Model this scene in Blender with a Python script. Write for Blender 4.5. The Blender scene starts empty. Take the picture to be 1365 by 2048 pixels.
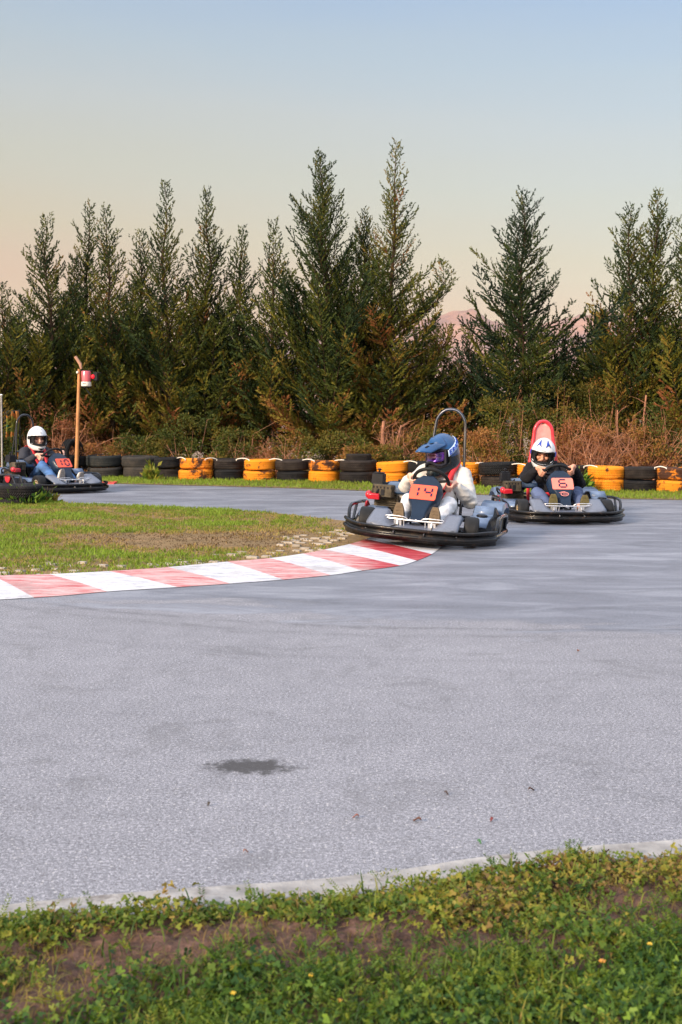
import bpy, bmesh, math, random
import numpy as np
from mathutils import Vector, Matrix, Euler, noise as mnoise
R = math.radians
scene = bpy.context.scene
COL = scene.collection

# ---------------------------------------------------------------- camera
H = 1.1                      # camera height
FPX, CX, CY = 2400.0, 682.5, 1024.0
PITCH = math.atan(171 / FPX); ROLL = 0.0078
_f = Vector((0, math.cos(PITCH), -math.sin(PITCH)))
_u0 = Vector((0, math.sin(PITCH), math.cos(PITCH))); _r0 = Vector((1, 0, 0))
_r = _r0 * math.cos(ROLL) + _u0 * math.sin(ROLL)
_u = _u0 * math.cos(ROLL) - _r0 * math.sin(ROLL)
cam_d = bpy.data.cameras.new('camera'); cam = bpy.data.objects.new('camera', cam_d); COL.objects.link(cam)
cam.matrix_world = Matrix(((_r.x, _u.x, -_f.x, 0), (_r.y, _u.y, -_f.y, 0), (_r.z, _u.z, -_f.z, H), (0, 0, 0, 1)))
cam_d.sensor_fit = 'VERTICAL'; cam_d.sensor_height = 24.0; cam_d.lens = 24.0 * FPX / 2048.0
cam_d.clip_start = 0.05; cam_d.clip_end = 20000
cam_d.dof.use_dof = True; cam_d.dof.focus_distance = 11.6; cam_d.dof.aperture_fstop = 6.0
scene.camera = cam

def G(px, py, z=0.0):
    """where the sight line of a photo point meets the level plane z"""
    d = _f * FPX + _r * (px - CX) - _u * (py - CY)
    t = (z - H) / d.z
    return Vector((d.x * t, d.y * t, z))
def AT(px, py, Y):
    d = _f * FPX + _r * (px - CX) - _u * (py - CY)
    t = Y / d.y
    return Vector((d.x * t, Y, H + d.z * t))

# ---------------------------------------------------------------- world and sun
SUN_EL, SUN_AZ = R(23), R(-136)       # azimuth measured from +Y towards +X : behind the camera, to the left
w = bpy.data.worlds.new('World'); scene.world = w; w.use_nodes = True
nt = w.node_tree; nt.nodes.clear()
def WN(t, **k):
    n = nt.nodes.new(t)
    for a, b in k.items(): setattr(n, a, b)
    return n
wo = WN('ShaderNodeOutputWorld')
sky = WN('ShaderNodeTexSky', sky_type='NISHITA', sun_disc=False, sun_elevation=SUN_EL, sun_rotation=SUN_AZ)
bg1 = WN('ShaderNodeBackground'); bg1.inputs[1].default_value = 0.05
tc = WN('ShaderNodeTexCoord'); sp = WN('ShaderNodeSeparateXYZ')
nz = WN('ShaderNodeTexNoise'); nz.inputs['Scale'].default_value = 2.2; nz.inputs['Detail'].default_value = 3
mp = WN('ShaderNodeMapping'); mp.inputs['Scale'].default_value = (1, 1, 7)
ad = WN('ShaderNodeMath', operation='MULTIPLY_ADD'); ad.inputs[1].default_value = 0.045; 
xs = WN('ShaderNodeMath', operation='MULTIPLY_ADD'); xs.inputs[1].default_value = 0.06
cr = WN('ShaderNodeValToRGB')
nt.links.new(tc.outputs['Generated'], sp.inputs[0]); nt.links.new(tc.outputs['Generated'], mp.inputs[0])
nt.links.new(mp.outputs[0], nz.inputs['Vector'])
nt.links.new(sp.outputs[0], xs.inputs[0]); nt.links.new(sp.outputs[2], xs.inputs[2])
nt.links.new(nz.outputs[0], ad.inputs[0]); nt.links.new(xs.outputs[0], ad.inputs[2])
nt.links.new(ad.outputs[0], cr.inputs[0])
SKY = [(0.0, (.43, .18, .04)), (.127, (.44, .205, .05)), (.168, (.405, .27, .09)), (.215, (.375, .315, .18)), (.262, (.355, .335, .265)), (.31, (.30, .33, .325)),
       (.357, (.235, .30, .385)), (.43, (.22, .29, .44)), (.62, (.80, .86, 1.0)), (.85, (1.25, 1.28, 1.4))]  # last two stops: unseen overhead sky, brightened to light the ground
e = cr.color_ramp.elements
while len(e) < len(SKY): e.new(0.5)
for i, (p, c) in enumerate(SKY): e[i].position = p; e[i].color = (*c, 1)
bg2 = WN('ShaderNodeBackground'); bg2.inputs[1].default_value = 0.83
nt.links.new(cr.outputs[0], bg2.inputs[0])
nt.links.new(sky.outputs[0], bg1.inputs[0])
ash = WN('ShaderNodeAddShader'); nt.links.new(bg1.outputs[0], ash.inputs[0]); nt.links.new(bg2.outputs[0], ash.inputs[1])
nt.links.new(ash.outputs[0], wo.inputs[0])
sd = bpy.data.lights.new('sun', 'SUN'); sd.energy = 4.3; sd.angle = R(11); sd.color = (1, .78, .56)
so = bpy.data.objects.new('sun', sd); COL.objects.link(so)
sdir = Vector((math.sin(SUN_AZ) * math.cos(SUN_EL), math.cos(SUN_AZ) * math.cos(SUN_EL), math.sin(SUN_EL)))
so.rotation_euler = sdir.to_track_quat('Z', 'Y').to_euler(); so.location = sdir * 50
vs = scene.view_settings
vs.view_transform = 'Standard'; vs.look = 'None'; vs.exposure = 0.5; vs.gamma = 1; vs.use_curve_mapping = False
scene.cycles.max_bounces = 6; scene.cycles.transparent_max_bounces = 8

# ---------------------------------------------------------------- materials
def newmat(name):
    m = bpy.data.materials.new(name); m.use_nodes = True
    n = m.node_tree; b = n.nodes['Principled BSDF']
    return m, n, b
def N(n, t, **k):
    x = n.nodes.new(t)
    for a, b in k.items(): setattr(x, a, b)
    return x
def ramp(n, fac, stops, interp='LINEAR'):
    r = N(n, 'ShaderNodeValToRGB'); r.color_ramp.interpolation = interp
    e = r.color_ramp.elements
    while len(e) < len(stops): e.new(.5)
    for i, (p, c) in enumerate(stops):
        e[i].position = p; e[i].color = (*c, 1) if len(c) == 3 else c
    n.links.new(fac, r.inputs[0]); return r.outputs[0]
def noise(n, vec, scale, detail=4, rough=.55, dist=0):
    x = N(n, 'ShaderNodeTexNoise'); x.inputs['Scale'].default_value = scale
    x.inputs['Detail'].default_value = detail; x.inputs['Roughness'].default_value = rough
    x.inputs['Distortion'].default_value = dist
    if vec is not None: n.links.new(vec, x.inputs['Vector'])
    return x.outputs[0]
def mixc(n, fac, a, b, mode='MIX'):
    x = N(n, 'ShaderNodeMix', data_type='RGBA', blend_type=mode)
    for s, v in ((x.inputs[0], fac), (x.inputs[6], a), (x.inputs[7], b)):
        if hasattr(v, 'links'): n.links.new(v, s)
        elif isinstance(v, (int, float)): s.default_value = v
        else: s.default_value = (*v, 1)
    return x.outputs[2]
def math_(n, op, a, b=0.0, c=0.0):
    x = N(n, 'ShaderNodeMath', operation=op)
    for i, v in enumerate((a, b, c)):
        if hasattr(v, 'links'): n.links.new(v, x.inputs[i])
        else: x.inputs[i].default_value = v
    return x.outputs[0]
def sstep(n, v, lo, hi):
    x = N(n, 'ShaderNodeMapRange', interpolation_type='SMOOTHSTEP'); n.links.new(v, x.inputs[0])
    x.inputs[1].default_value = lo; x.inputs[2].default_value = hi; return x.outputs[0]
def bump(n, b, h, strength=.3, dist=.01):
    x = N(n, 'ShaderNodeBump'); x.inputs['Strength'].default_value = strength; x.inputs['Distance'].default_value = dist
    n.links.new(h, x.inputs['Height']); n.links.new(x.outputs[0], b.inputs['Normal'])
def objco(n): return N(n, 'ShaderNodeTexCoord').outputs['Object']
def simple(name, c, rough=.5, metal=0, var=.15, scale=14, coat=0, bmp=0, dirt=None, spec=.5):
    m, n, b = newmat(name); co = objco(n)
    f = noise(n, co, scale, 6)
    lo = tuple(max(0, x * (1 - var)) for x in c); hi = tuple(min(1, x * (1 + var)) for x in c)
    col = ramp(n, f, [(.3, lo), (.7, hi)])
    if dirt:
        g = noise(n, co, scale * .6, 8, .7); col = mixc(n, sstep(n, g, .52, .72), col, dirt)
    n.links.new(col, b.inputs['Base Color'])
    b.inputs['Roughness'].default_value = rough; b.inputs['Metallic'].default_value = metal
    b.inputs['Coat Weight'].default_value = coat; b.inputs['Specular IOR Level'].default_value = spec if max(c) > .06 else min(spec, .22)
    rr = math_(n, 'MULTIPLY_ADD', noise(n, co, scale * 2, 4), .3, rough - .15); n.links.new(rr, b.inputs['Roughness'])
    if bmp: bump(n, b, noise(n, co, scale * 8, 5), bmp, .004)
    return m
def leafmat(name, stops, rough=.6, trans=.25):
    """leaf colour drawn per leaf from the 'tint' attribute"""
    m, n, b = newmat(name)
    a = N(n, 'ShaderNodeAttribute'); a.attribute_name = 'tint'
    col = ramp(n, a.outputs['Fac'], stops)
    n.links.new(col, b.inputs['Base Color']); b.inputs['Roughness'].default_value = rough
    b.inputs['Specular IOR Level'].default_value = .25
    tr = N(n, 'ShaderNodeBsdfTranslucent'); n.links.new(col, tr.inputs[0])
    mx = N(n, 'ShaderNodeMixShader'); mx.inputs[0].default_value = trans
    out = n.nodes['Material Output']
    n.links.new(b.outputs[0], mx.inputs[1]); n.links.new(tr.outputs[0], mx.inputs[2]); n.links.new(mx.outputs[0], out.inputs[0])
    return m

# ---------------------------------------------------------------- object helpers
def tag(o, label=None, cat=None, group=None, kind=None):
    if label: o['label'] = label
    if cat: o['category'] = cat
    if group: o['group'] = group
    if kind: o['kind'] = kind
    return o
def empty(name, loc=(0, 0, 0), rot=(0, 0, 0), sc=1.0):
    o = bpy.data.objects.new(name, None); COL.objects.link(o)
    o.location = loc; o.rotation_euler = rot; o.scale = (sc, sc, sc); return o
def rot_to(d):
    return Vector(d).normalized().to_track_quat('Z', 'Y').to_matrix()
class MB:
    def __init__(s): s.v = []; s.f = []; s.m = []; s.mi = 0
    def add(s, vs, fs):
        o = len(s.v); s.v += [tuple(p) for p in vs]; s.f += [tuple(i + o for i in f) for f in fs]; s.m += [s.mi] * len(fs); return s
    def box(s, c, size, rot=None, taper=1.0):
        c = Vector(c); hx, hy, hz = (x / 2 for x in size)
        P = [Vector((sx * hx * (taper if sz > 0 else 1), sy * hy * (taper if sz > 0 else 1), sz * hz)) for sz in (-1, 1) for sy in (-1, 1) for sx in (-1, 1)]
        if rot is not None:
            rm = Euler(rot).to_matrix() if not isinstance(rot, Matrix) else rot
            P = [rm @ p for p in P]
        return s.add([c + p for p in P], [(0, 2, 3, 1), (4, 5, 7, 6), (0, 1, 5, 4), (2, 6, 7, 3), (0, 4, 6, 2), (1, 3, 7, 5)])
    def tube(s, pts, r, n=8, closed=False, cap=True):
        pts = [Vector(p) for p in pts]; k = len(pts)
        rs = [r] * k if isinstance(r, (int, float)) else list(r)
        vs = []; up = None
        for i, p in enumerate(pts):
            if closed: t = (pts[(i + 1) % k] - pts[i - 1])
            else: t = pts[min(i + 1, k - 1)] - pts[max(i - 1, 0)]
            t = t.normalized() if t.length > 1e-9 else Vector((0, 0, 1))
            if up is None:
                up = Vector((0, 0, 1)) if abs(t.z) < .9 else Vector((1, 0, 0))
            a = t.cross(up)
            a = a.normalized() if a.length > 1e-6 else t.orthogonal().normalized()
            b2 = a.cross(t).normalized(); up = b2
            for j in range(n):
                an = 2 * math.pi * j / n
                vs.append(p + (a * math.cos(an) + b2 * math.sin(an)) * rs[i])
        fs = []
        for i in range(k if closed else k - 1):
            for j in range(n):
                i2 = (i + 1) % k; j2 = (j + 1) % n
                fs.append((i * n + j, i * n + j2, i2 * n + j2, i2 * n + j))
        if cap and not closed:
            fs.append(tuple(range(n - 1, -1, -1))); fs.append(tuple((k - 1) * n + j for j in range(n)))
        return s.add(vs, fs)
    def ell(s, c, r, rot=None, nu=16, nv=10):
        c = Vector(c); r = (r, r, r) if isinstance(r, (int, float)) else r
        rm = None if rot is None else (rot if isinstance(rot, Matrix) else Euler(rot).to_matrix())
        vs = [Vector((0, 0, r[2]))]
        for i in range(1, nv):
            a = math.pi * i / nv
            for j in range(nu):
                b = 2 * math.pi * j / nu
                vs.append(Vector((r[0] * math.sin(a) * math.cos(b), r[1] * math.sin(a) * math.sin(b), r[2] * math.cos(a))))
        vs.append(Vector((0, 0, -r[2])))
        if rm: vs = [rm @ p for p in vs]
        fs = [(0, 1 + j, 1 + (j + 1) % nu) for j in range(nu)]
        for i in range(nv - 2):
            for j in range(nu):
                a = 1 + i * nu; b = a + nu
                fs.append((a + j, b + j, b + (j + 1) % nu, a + (j + 1) % nu))
        L = len(vs) - 1; a = 1 + (nv - 2) * nu
        fs += [(L, a + (j + 1) % nu, a + j) for j in range(nu)]
        return s.add([c + p for p in vs], fs)
    def limb(s, pts, rs, n=12):
        """tapered closed limb with round joints, for fusing"""
        s.tube(pts, rs, n)
        for p, r in zip(pts, rs): s.ell(p, r, nu=n, nv=8)
        return s
    def lathe(s, prof, c=(0, 0, 0), axis=(0, 0, 1), n=32, closed=True, wob=0):
        c = Vector(c); rm = rot_to(axis); k = len(prof); vs = []
        for j in range(n):
            an = 2 * math.pi * j / n
            for (r, z) in prof:
                q = r * (1 + wob * math.sin(2 * an + 1))
                vs.append(c + rm @ Vector((q * math.cos(an), q * math.sin(an), z)))
        fs = []
        for j in range(n):
            j2 = (j + 1) % n
            for i in range(k if closed else k - 1):
                i2 = (i + 1) % k
                fs.append((j * k + i, j2 * k + i, j2 * k + i2, j * k + i2))
        if not closed:
            if prof[0][0] > 1e-6: fs.append(tuple(j * k for j in range(n - 1, -1, -1)))
            if prof[-1][0] > 1e-6: fs.append(tuple(j * k + k - 1 for j in range(n)))
        return s.add(vs, fs)
    def grid(s, fn, nu, nv):
        vs = [fn(i / nu, j / nv) for j in range(nv + 1) for i in range(nu + 1)]
        q = nu + 1
        return s.add(vs, [(j * q + i, j * q + i + 1, (j + 1) * q + i + 1, (j + 1) * q + i) for j in range(nv) for i in range(nu)])
    def loft(s, rings):
        k = len(rings[0]); vs = [p for r in rings for p in r]; fs = []
        for i in range(len(rings) - 1):
            for j in range(k):
                j2 = (j + 1) % k
                fs.append((i * k + j, i * k + j2, (i + 1) * k + j2, (i + 1) * k + j))
        fs.append(tuple(range(k - 1, -1, -1))); fs.append(tuple((len(rings) - 1) * k + j for j in range(k)))
        return s.add(vs, fs)
    def mesh(s, name, mats, smooth=True, ang=40):
        me = bpy.data.meshes.new(name); me.from_pydata(s.v, [], s.f)
        for m in (mats if isinstance(mats, (list, tuple)) else [mats]): me.materials.append(m)
        if any(s.m): me.polygons.foreach_set('material_index', s.m)
        bm = bmesh.new(); bm.from_mesh(me); bmesh.ops.recalc_face_normals(bm, faces=bm.faces); bm.to_mesh(me); bm.free()
        if smooth:
            me.polygons.foreach_set('use_smooth', [True] * len(me.polygons)); me.set_sharp_from_angle(angle=R(ang))
        me.update(); return me
    def build(s, name, mats, parent=None, smooth=True, ang=40, bevel=0, solid=0, sub=0):
        o = bpy.data.objects.new(name, s.mesh(name, mats, smooth, ang)); COL.objects.link(o)
        if parent: o.parent = parent
        if solid:
            q = o.modifiers.new('solid', 'SOLIDIFY'); q.thickness = solid; q.offset = 0
        if bevel:
            q = o.modifiers.new('bevel', 'BEVEL'); q.width = bevel; q.segments = 2; q.limit_method = 'ANGLE'; q.angle_limit = R(35)
        if sub:
            q = o.modifiers.new('sub', 'SUBSURF'); q.levels = sub; q.render_levels = sub
        return o
def curve(pts, sub=6, closed=False):
    """Catmull-Rom through the points"""
    P = [Vector(p) for p in pts]; out = []; k = len(P)
    for i in range(k if closed else k - 1):
        if closed: a, b, c, d = P[i - 1], P[i], P[(i + 1) % k], P[(i + 2) % k]
        else: a, b, c, d = P[max(i - 1, 0)], P[i], P[i + 1], P[min(i + 2, k - 1)]
        for j in range(sub):
            t = j / sub
            out.append(.5 * ((2 * b) + (c - a) * t + (2 * a - 5 * b + 4 * c - d) * t * t + (3 * b - a - 3 * c + d) * t ** 3))
    if not closed: out.append(P[-1])
    return out
def fuse(name, mb, voxel, mats, parent=None, smooth=4, fold=0, fscale=9, seed=0):
    """melt overlapping closed shapes into one continuous skin"""
    me = bpy.data.meshes.new(name); me.from_pydata(mb.v, [], mb.f)
    o = bpy.data.objects.new(name, me)
    tmp = bpy.data.scenes.new('workbench'); tmp.collection.objects.link(o)      # melted in an empty scene, which is quick
    q = o.modifiers.new('r', 'REMESH'); q.mode = 'VOXEL'; q.voxel_size = voxel
    q = o.modifiers.new('s', 'SMOOTH'); q.iterations = smooth; q.factor = .5
    vl = tmp.view_layers[0]; vl.update(); dg = vl.depsgraph
    m2 = bpy.data.meshes.new_from_object(o.evaluated_get(dg)); o.modifiers.clear(); o.data = m2; m2.name = name
    tmp.collection.objects.unlink(o); bpy.data.scenes.remove(tmp); COL.objects.link(o)
    if fold:
        nr = [v.normal.copy() for v in m2.vertices]; cs = []
        for v in m2.vertices:
            p = v.co.copy(); s = mnoise.noise(Vector((p.x * fscale + seed, p.y * fscale, p.z * fscale * 2.2)))
            s = (1 - abs(s) * 2.4) * fold + mnoise.noise(p * 40) * fold * .15
            cs += list(p + nr[v.index] * s)
        m2.vertices.foreach_set('co', cs)
    m2.materials.clear()
    for m in (mats if isinstance(mats, (list, tuple)) else [mats]): m2.materials.append(m)
    m2.polygons.foreach_set('use_smooth', [True] * len(m2.polygons)); m2.update()
    if parent: o.parent = parent
    return o
def leafobj(name, V, F4, tint, mat, parent=None, smooth=False):
    """V (n,3) points, F4 (m,k) faces, tint per vertex"""
    me = bpy.data.meshes.new(name); k = F4.shape[1]
    me.vertices.add(len(V)); me.vertices.foreach_set('co', V.astype(np.float32).ravel())
    me.loops.add(F4.size); me.loops.foreach_set('vertex_index', F4.astype(np.int32).ravel())
    me.polygons.add(len(F4)); me.polygons.foreach_set('loop_start', np.arange(0, F4.size, k, dtype=np.int32))
    me.polygons.foreach_set('loop_total', np.full(len(F4), k, dtype=np.int32))
    at = me.attributes.new('tint', 'FLOAT', 'POINT'); at.data.foreach_set('value', tint.astype(np.float32))
    me.materials.append(mat); me.update(calc_edges=True); me.validate()
    o = bpy.data.objects.new(name, me); COL.objects.link(o)
    if parent: o.parent = parent
    return o
def nrm(a): return a / np.maximum(np.linalg.norm(a, axis=-1, keepdims=True), 1e-9)
def blades(P, D, L, W, rng, tint):
    """diamond leaves: base P, direction D, length L, width W"""
    n = len(P); D = nrm(D); rv = nrm(rng.normal(size=(n, 3))); S = nrm(np.cross(D, rv))
    L = np.broadcast_to(L, n)[:, None]; W = np.broadcast_to(W, n)[:, None]
    mid = P + D * L * .45
    V = np.stack([P, mid + S * W / 2, P + D * L, mid - S * W / 2], 1).reshape(-1, 3)
    F = np.arange(4 * n).reshape(-1, 4)
    return V, F, np.repeat(tint, 4)
# ---------------------------------------------------------------- ground surfaces
def sheet(name, pts, z, mat, cut=None):
    me = bpy.data.meshes.new(name); bm = bmesh.new()
    vs = [bm.verts.new((p[0], p[1], z if len(p) < 3 else p[2])) for p in pts]
    bm.faces.new(vs); bmesh.ops.triangulate(bm, faces=bm.faces); bmesh.ops.recalc_face_normals(bm, faces=bm.faces)
    if sum(f.normal.z for f in bm.faces) < 0: bmesh.ops.reverse_faces(bm, faces=bm.faces)
    bm.to_mesh(me); bm.free(); me.materials.append(mat)
    o = bpy.data.objects.new(name, me); COL.objects.link(o); o['kind'] = 'structure'; return o

# asphalt
m_asph, n, b = newmat('asphalt'); co = objco(n)
big = noise(n, co, .5, 4, .6); med = noise(n, co, 7, 6, .65); fine = math_(n, 'MULTIPLY_ADD', noise(n, co, 210, 3, .8), .6, math_(n, 'MULTIPLY', noise(n, co, 85, 5, .7), .4))
mp2 = N(n, 'ShaderNodeMapping'); mp2.inputs['Scale'].default_value = (.5, 1.3, 1); n.links.new(co, mp2.inputs[0])
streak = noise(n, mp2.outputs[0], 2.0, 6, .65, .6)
c1 = ramp(n, fine, [(.40, (.035, .036, .042)), (.465, (.165, .169, .187)), (.53, (.255, .258, .284)), (.585, (.66, .65, .69))])
c2 = mixc(n, .25, c1, ramp(n, med, [(.3, (.12, .12, .135)), (.7, (.31, .305, .33))]))
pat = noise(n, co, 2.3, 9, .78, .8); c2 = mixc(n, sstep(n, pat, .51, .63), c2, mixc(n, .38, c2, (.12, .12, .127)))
vc = N(n, 'ShaderNodeTexVoronoi', feature='DISTANCE_TO_EDGE'); vc.inputs['Scale'].default_value = .55; wv = N(n, 'ShaderNodeVectorMath', operation='MULTIPLY_ADD'); nzv = N(n, 'ShaderNodeTexNoise'); nzv.inputs['Scale'].default_value = 3; nzv.inputs['Detail'].default_value = 8; n.links.new(co, nzv.inputs['Vector']); n.links.new(nzv.outputs['Color'], wv.inputs[0]); wv.inputs[1].default_value = (.5, .5, .5); n.links.new(co, wv.inputs[2]); n.links.new(wv.outputs[0], vc.inputs['Vector'])
crk = math_(n, 'MULTIPLY', math_(n, 'LESS_THAN', vc.outputs['Distance'], .004), sstep(n, big, .48, .56)); c2 = mixc(n, math_(n, 'MULTIPLY', crk, .0), c2, (.05, .05, .05))
vo = N(n, 'ShaderNodeTexVoronoi'); vo.inputs['Scale'].default_value = 90; n.links.new(co, vo.inputs['Vector'])
sepc = N(n, 'ShaderNodeSeparateColor'); n.links.new(vo.outputs['Color'], sepc.inputs[0])
speck = math_(n, 'MULTIPLY', math_(n, 'GREATER_THAN', sepc.outputs[0], .93), math_(n, 'LESS_THAN', vo.outputs['Distance'], .30))
c3 = mixc(n, math_(n, 'MULTIPLY', speck, .6), c2, (.66, .64, .62))
dk = math_(n, 'MULTIPLY', math_(n, 'LESS_THAN', sepc.outputs[0], .07), math_(n, 'LESS_THAN', vo.outputs['Distance'], .34))
c3 = mixc(n, math_(n, 'MULTIPLY', dk, .6), c3, (.09, .08, .08))
sx = N(n, 'ShaderNodeSeparateXYZ'); n.links.new(co, sx.inputs[0])
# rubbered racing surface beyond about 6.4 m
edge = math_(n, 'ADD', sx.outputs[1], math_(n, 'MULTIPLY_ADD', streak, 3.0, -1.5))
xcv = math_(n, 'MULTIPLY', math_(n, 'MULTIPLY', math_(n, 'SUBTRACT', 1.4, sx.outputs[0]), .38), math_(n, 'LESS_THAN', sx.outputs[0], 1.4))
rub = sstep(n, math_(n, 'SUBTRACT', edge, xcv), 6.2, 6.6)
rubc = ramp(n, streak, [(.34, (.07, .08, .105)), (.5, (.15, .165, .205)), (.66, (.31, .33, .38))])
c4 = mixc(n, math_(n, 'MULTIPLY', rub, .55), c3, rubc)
c4 = mixc(n, .5, c4, ramp(n, big, [(.35, (.76, .79, .84)), (.65, (1.0, 1.03, 1.08))]), 'MULTIPLY')
rad_ = math_(n, 'SQRT', math_(n, 'ADD', math_(n, 'POWER', math_(n, 'SUBTRACT', sx.outputs[0], .9), 2.0), math_(n, 'POWER', math_(n, 'SUBTRACT', sx.outputs[1], 11.2), 2.0)))
wb = math_(n, 'MULTIPLY_ADD', noise(n, co, .9, 3), .5, -.25)
for r0_, w0_, k0_ in ((4.72, .045, .34), (4.95, .05, .22), (3.9, .06, .22), (3.3, .05, .2), (5.6, .04, .14)):
    q_ = math_(n, 'DIVIDE', math_(n, 'SUBTRACT', math_(n, 'ADD', rad_, math_(n, 'MULTIPLY', wb, .5)), r0_), w0_); q_ = math_(n, 'POWER', 2.718, math_(n, 'MULTIPLY', math_(n, 'MULTIPLY', q_, q_), -1.0))
    c4 = mixc(n, math_(n, 'MULTIPLY', math_(n, 'MULTIPLY', q_, k0_ * 1.6), sstep(n, med, .38, .6)), c4, (.075, .078, .09))
# oil stain
st = G(500, 1533)
dx = math_(n, 'DIVIDE', math_(n, 'SUBTRACT', sx.outputs[0], st.x), .175)
dy = math_(n, 'DIVIDE', math_(n, 'SUBTRACT', sx.outputs[1], st.y), .105)
rr = math_(n, 'SQRT', math_(n, 'ADD', math_(n, 'MULTIPLY', dx, dx), math_(n, 'MULTIPLY', dy, dy)))
rr = math_(n, 'ADD', rr, math_(n, 'MULTIPLY_ADD', noise(n, co, 16, 6, .8), 2.8, -1.4))
stain = math_(n, 'SUBTRACT', 1.0, sstep(n, rr, .45, 1.05))
st2 = math_(n, 'MULTIPLY', stain, sstep(n, fine, .30, .52))
c5 = mixc(n, math_(n, 'MULTIPLY', st2, .93), c4, (.028, .026, .026))
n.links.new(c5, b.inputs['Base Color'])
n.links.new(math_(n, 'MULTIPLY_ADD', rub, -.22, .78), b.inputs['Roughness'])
hh = math_(n, 'ADD', fine, math_(n, 'MULTIPLY', vo.outputs['Distance'], .5))
bump(n, b, hh, .25, .003)

# soil and short turf base
def soilmat(name, a, b_, c, s=6):
    m, n, b = newmat(name); co = objco(n)
    f = noise(n, co, s, 8, .7); g = noise(n, co, s * 9, 6, .7)
    col = mixc(n, .4, ramp(n, f, [(.32, a), (.5, b_), (.68, c)]), ramp(n, g, [(.3, a), (.7, c)]))
    n.links.new(col, b.inputs['Base Color']); b.inputs['Roughness'].default_value = .95
    bump(n, b, math_(n, 'ADD', f, g), .8, .02); return m
m_soil = soilmat('brown_soil', (.018, .009, .007), (.10, .052, .037), (.34, .19, .14), 22)
m_turf = soilmat('turf_soil', (.09, .06, .025), (.20, .135, .05), (.34, .21, .10), 3)
m_ground = soilmat('field', (.16, .10, .06), (.26, .17, .11), (.34, .24, .17), .3)
m_conc = simple('concrete', (.33, .32, .31), .9, 0, .35, 14, 0, .9, (.13, .11, .10))

o = sheet('ground', [(-3500, -300), (3500, -300), (3500, 4200), (-3500, 4200)], -.012, m_ground)
near_edge = [G(px, py) for px, py in ((-500, 1878), (0, 1822), (250, 1797), (450, 1782), (600, 1772), (800, 1750), (950, 1726), (1150, 1704), (1365, 1688), (1900, 1640))]
far_edge = [G(px, py) for px, py in ((-300, 958), (0, 961), (200, 967), (360, 971), (520, 975), (660, 979.5), (900, 988), (1187, 997), (1365, 1000.5), (1800, 1012))]
far_c = curve(far_edge, 6)
asph_pts = [(p.x, p.y) for p in curve(near_edge, 5)] + [(14, 5), (14, 19)] + [(p.x, p.y) for p in reversed(far_c)] + [(-14, 20), (-14, 3)]
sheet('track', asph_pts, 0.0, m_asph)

# near concrete edging strip
def strip(name, inner, outer, z0, z1, mat, parent=None, nsub=5):
    a = curve(inner, nsub); c = curve(outer, nsub); mb = MB(); k = len(a)
    top = [Vector((p.x, p.y, z0)) for p in a] + [Vector((p.x, p.y, z1)) for p in c]
    bot = [Vector((p.x, p.y, -.08)) for p in a] + [Vector((p.x, p.y, -.08)) for p in c]
    mb.add(top + bot, [(i, i + 1, k + i + 1, k + i) for i in range(k - 1)] + [(i, 2 * k + i, 2 * k + i + 1, i + 1) for i in range(k - 1)]
           + [(k + i, k + i + 1, 3 * k + i + 1, 3 * k + i) for i in range(k - 1)])
    return mb.build(name, mat, parent, ang=60)
ne_out = [Vector((p.x, p.y - .155, 0)) for p in near_edge]
o = strip('concrete_edging', [Vector((p.x, p.y + .004, 0)) for p in near_edge], ne_out, .012, .02, m_conc); o['kind'] = 'structure'

# near verge of soil with lumps
rng = np.random.default_rng(5)
xsN = np.array([p.x for p in near_edge]); ysN = np.array([p.y for p in near_edge]) - .148
def vz(x, y):
    return .006 + .022 * (mnoise.noise(Vector((x * 4, y * 4, 1))) + .5 * mnoise.noise(Vector((x * 13, y * 13, 3))) + .35 * mnoise.noise(Vector((x * 40, y * 40, 3))) + .22 * mnoise.noise(Vector((x * 95, y * 95, 3))))
def vfn(u, v):
    x = (2 * u - 1) * (1.3 * abs(2 * u - 1) ** .3 if abs(2 * u - 1) < 1 else 1.6); ye = float(np.interp(x, xsN, ysN)); y = ye + .012 - v ** 1.6 * 3.2
    z = vz(x, y) + min(1, v * 14) * .02
    if v == 0: z = -.02
    return Vector((x, y, z))
mb = MB(); mb.grid(vfn, 300, 260); o = mb.build('near_verge', m_soil, ang=180); o['kind'] = 'structure'
o = sheet('near_field', [(-30, -20), (30, -20), (30, 1.0), (2.35, 1.0), (2.35, 3.0), (14, 5), (14, 6), (30, 8), (30, 24), (30, 24.5), (-30, 24.5), (-30, 3.5), (-2.35, 1.6), (-2.35, 1.0), (-30, 1.0)], -.008, m_soil)
bpy.data.objects.remove(o)   # (kept simple: the ground sheet carries on there)

# far verge
fv = [(p.x, p.y) for p in far_c]
o = sheet('far_verge', [(x, y) for x, y in fv] + [(16, 40), (-16, 40)], .006, m_turf)

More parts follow.
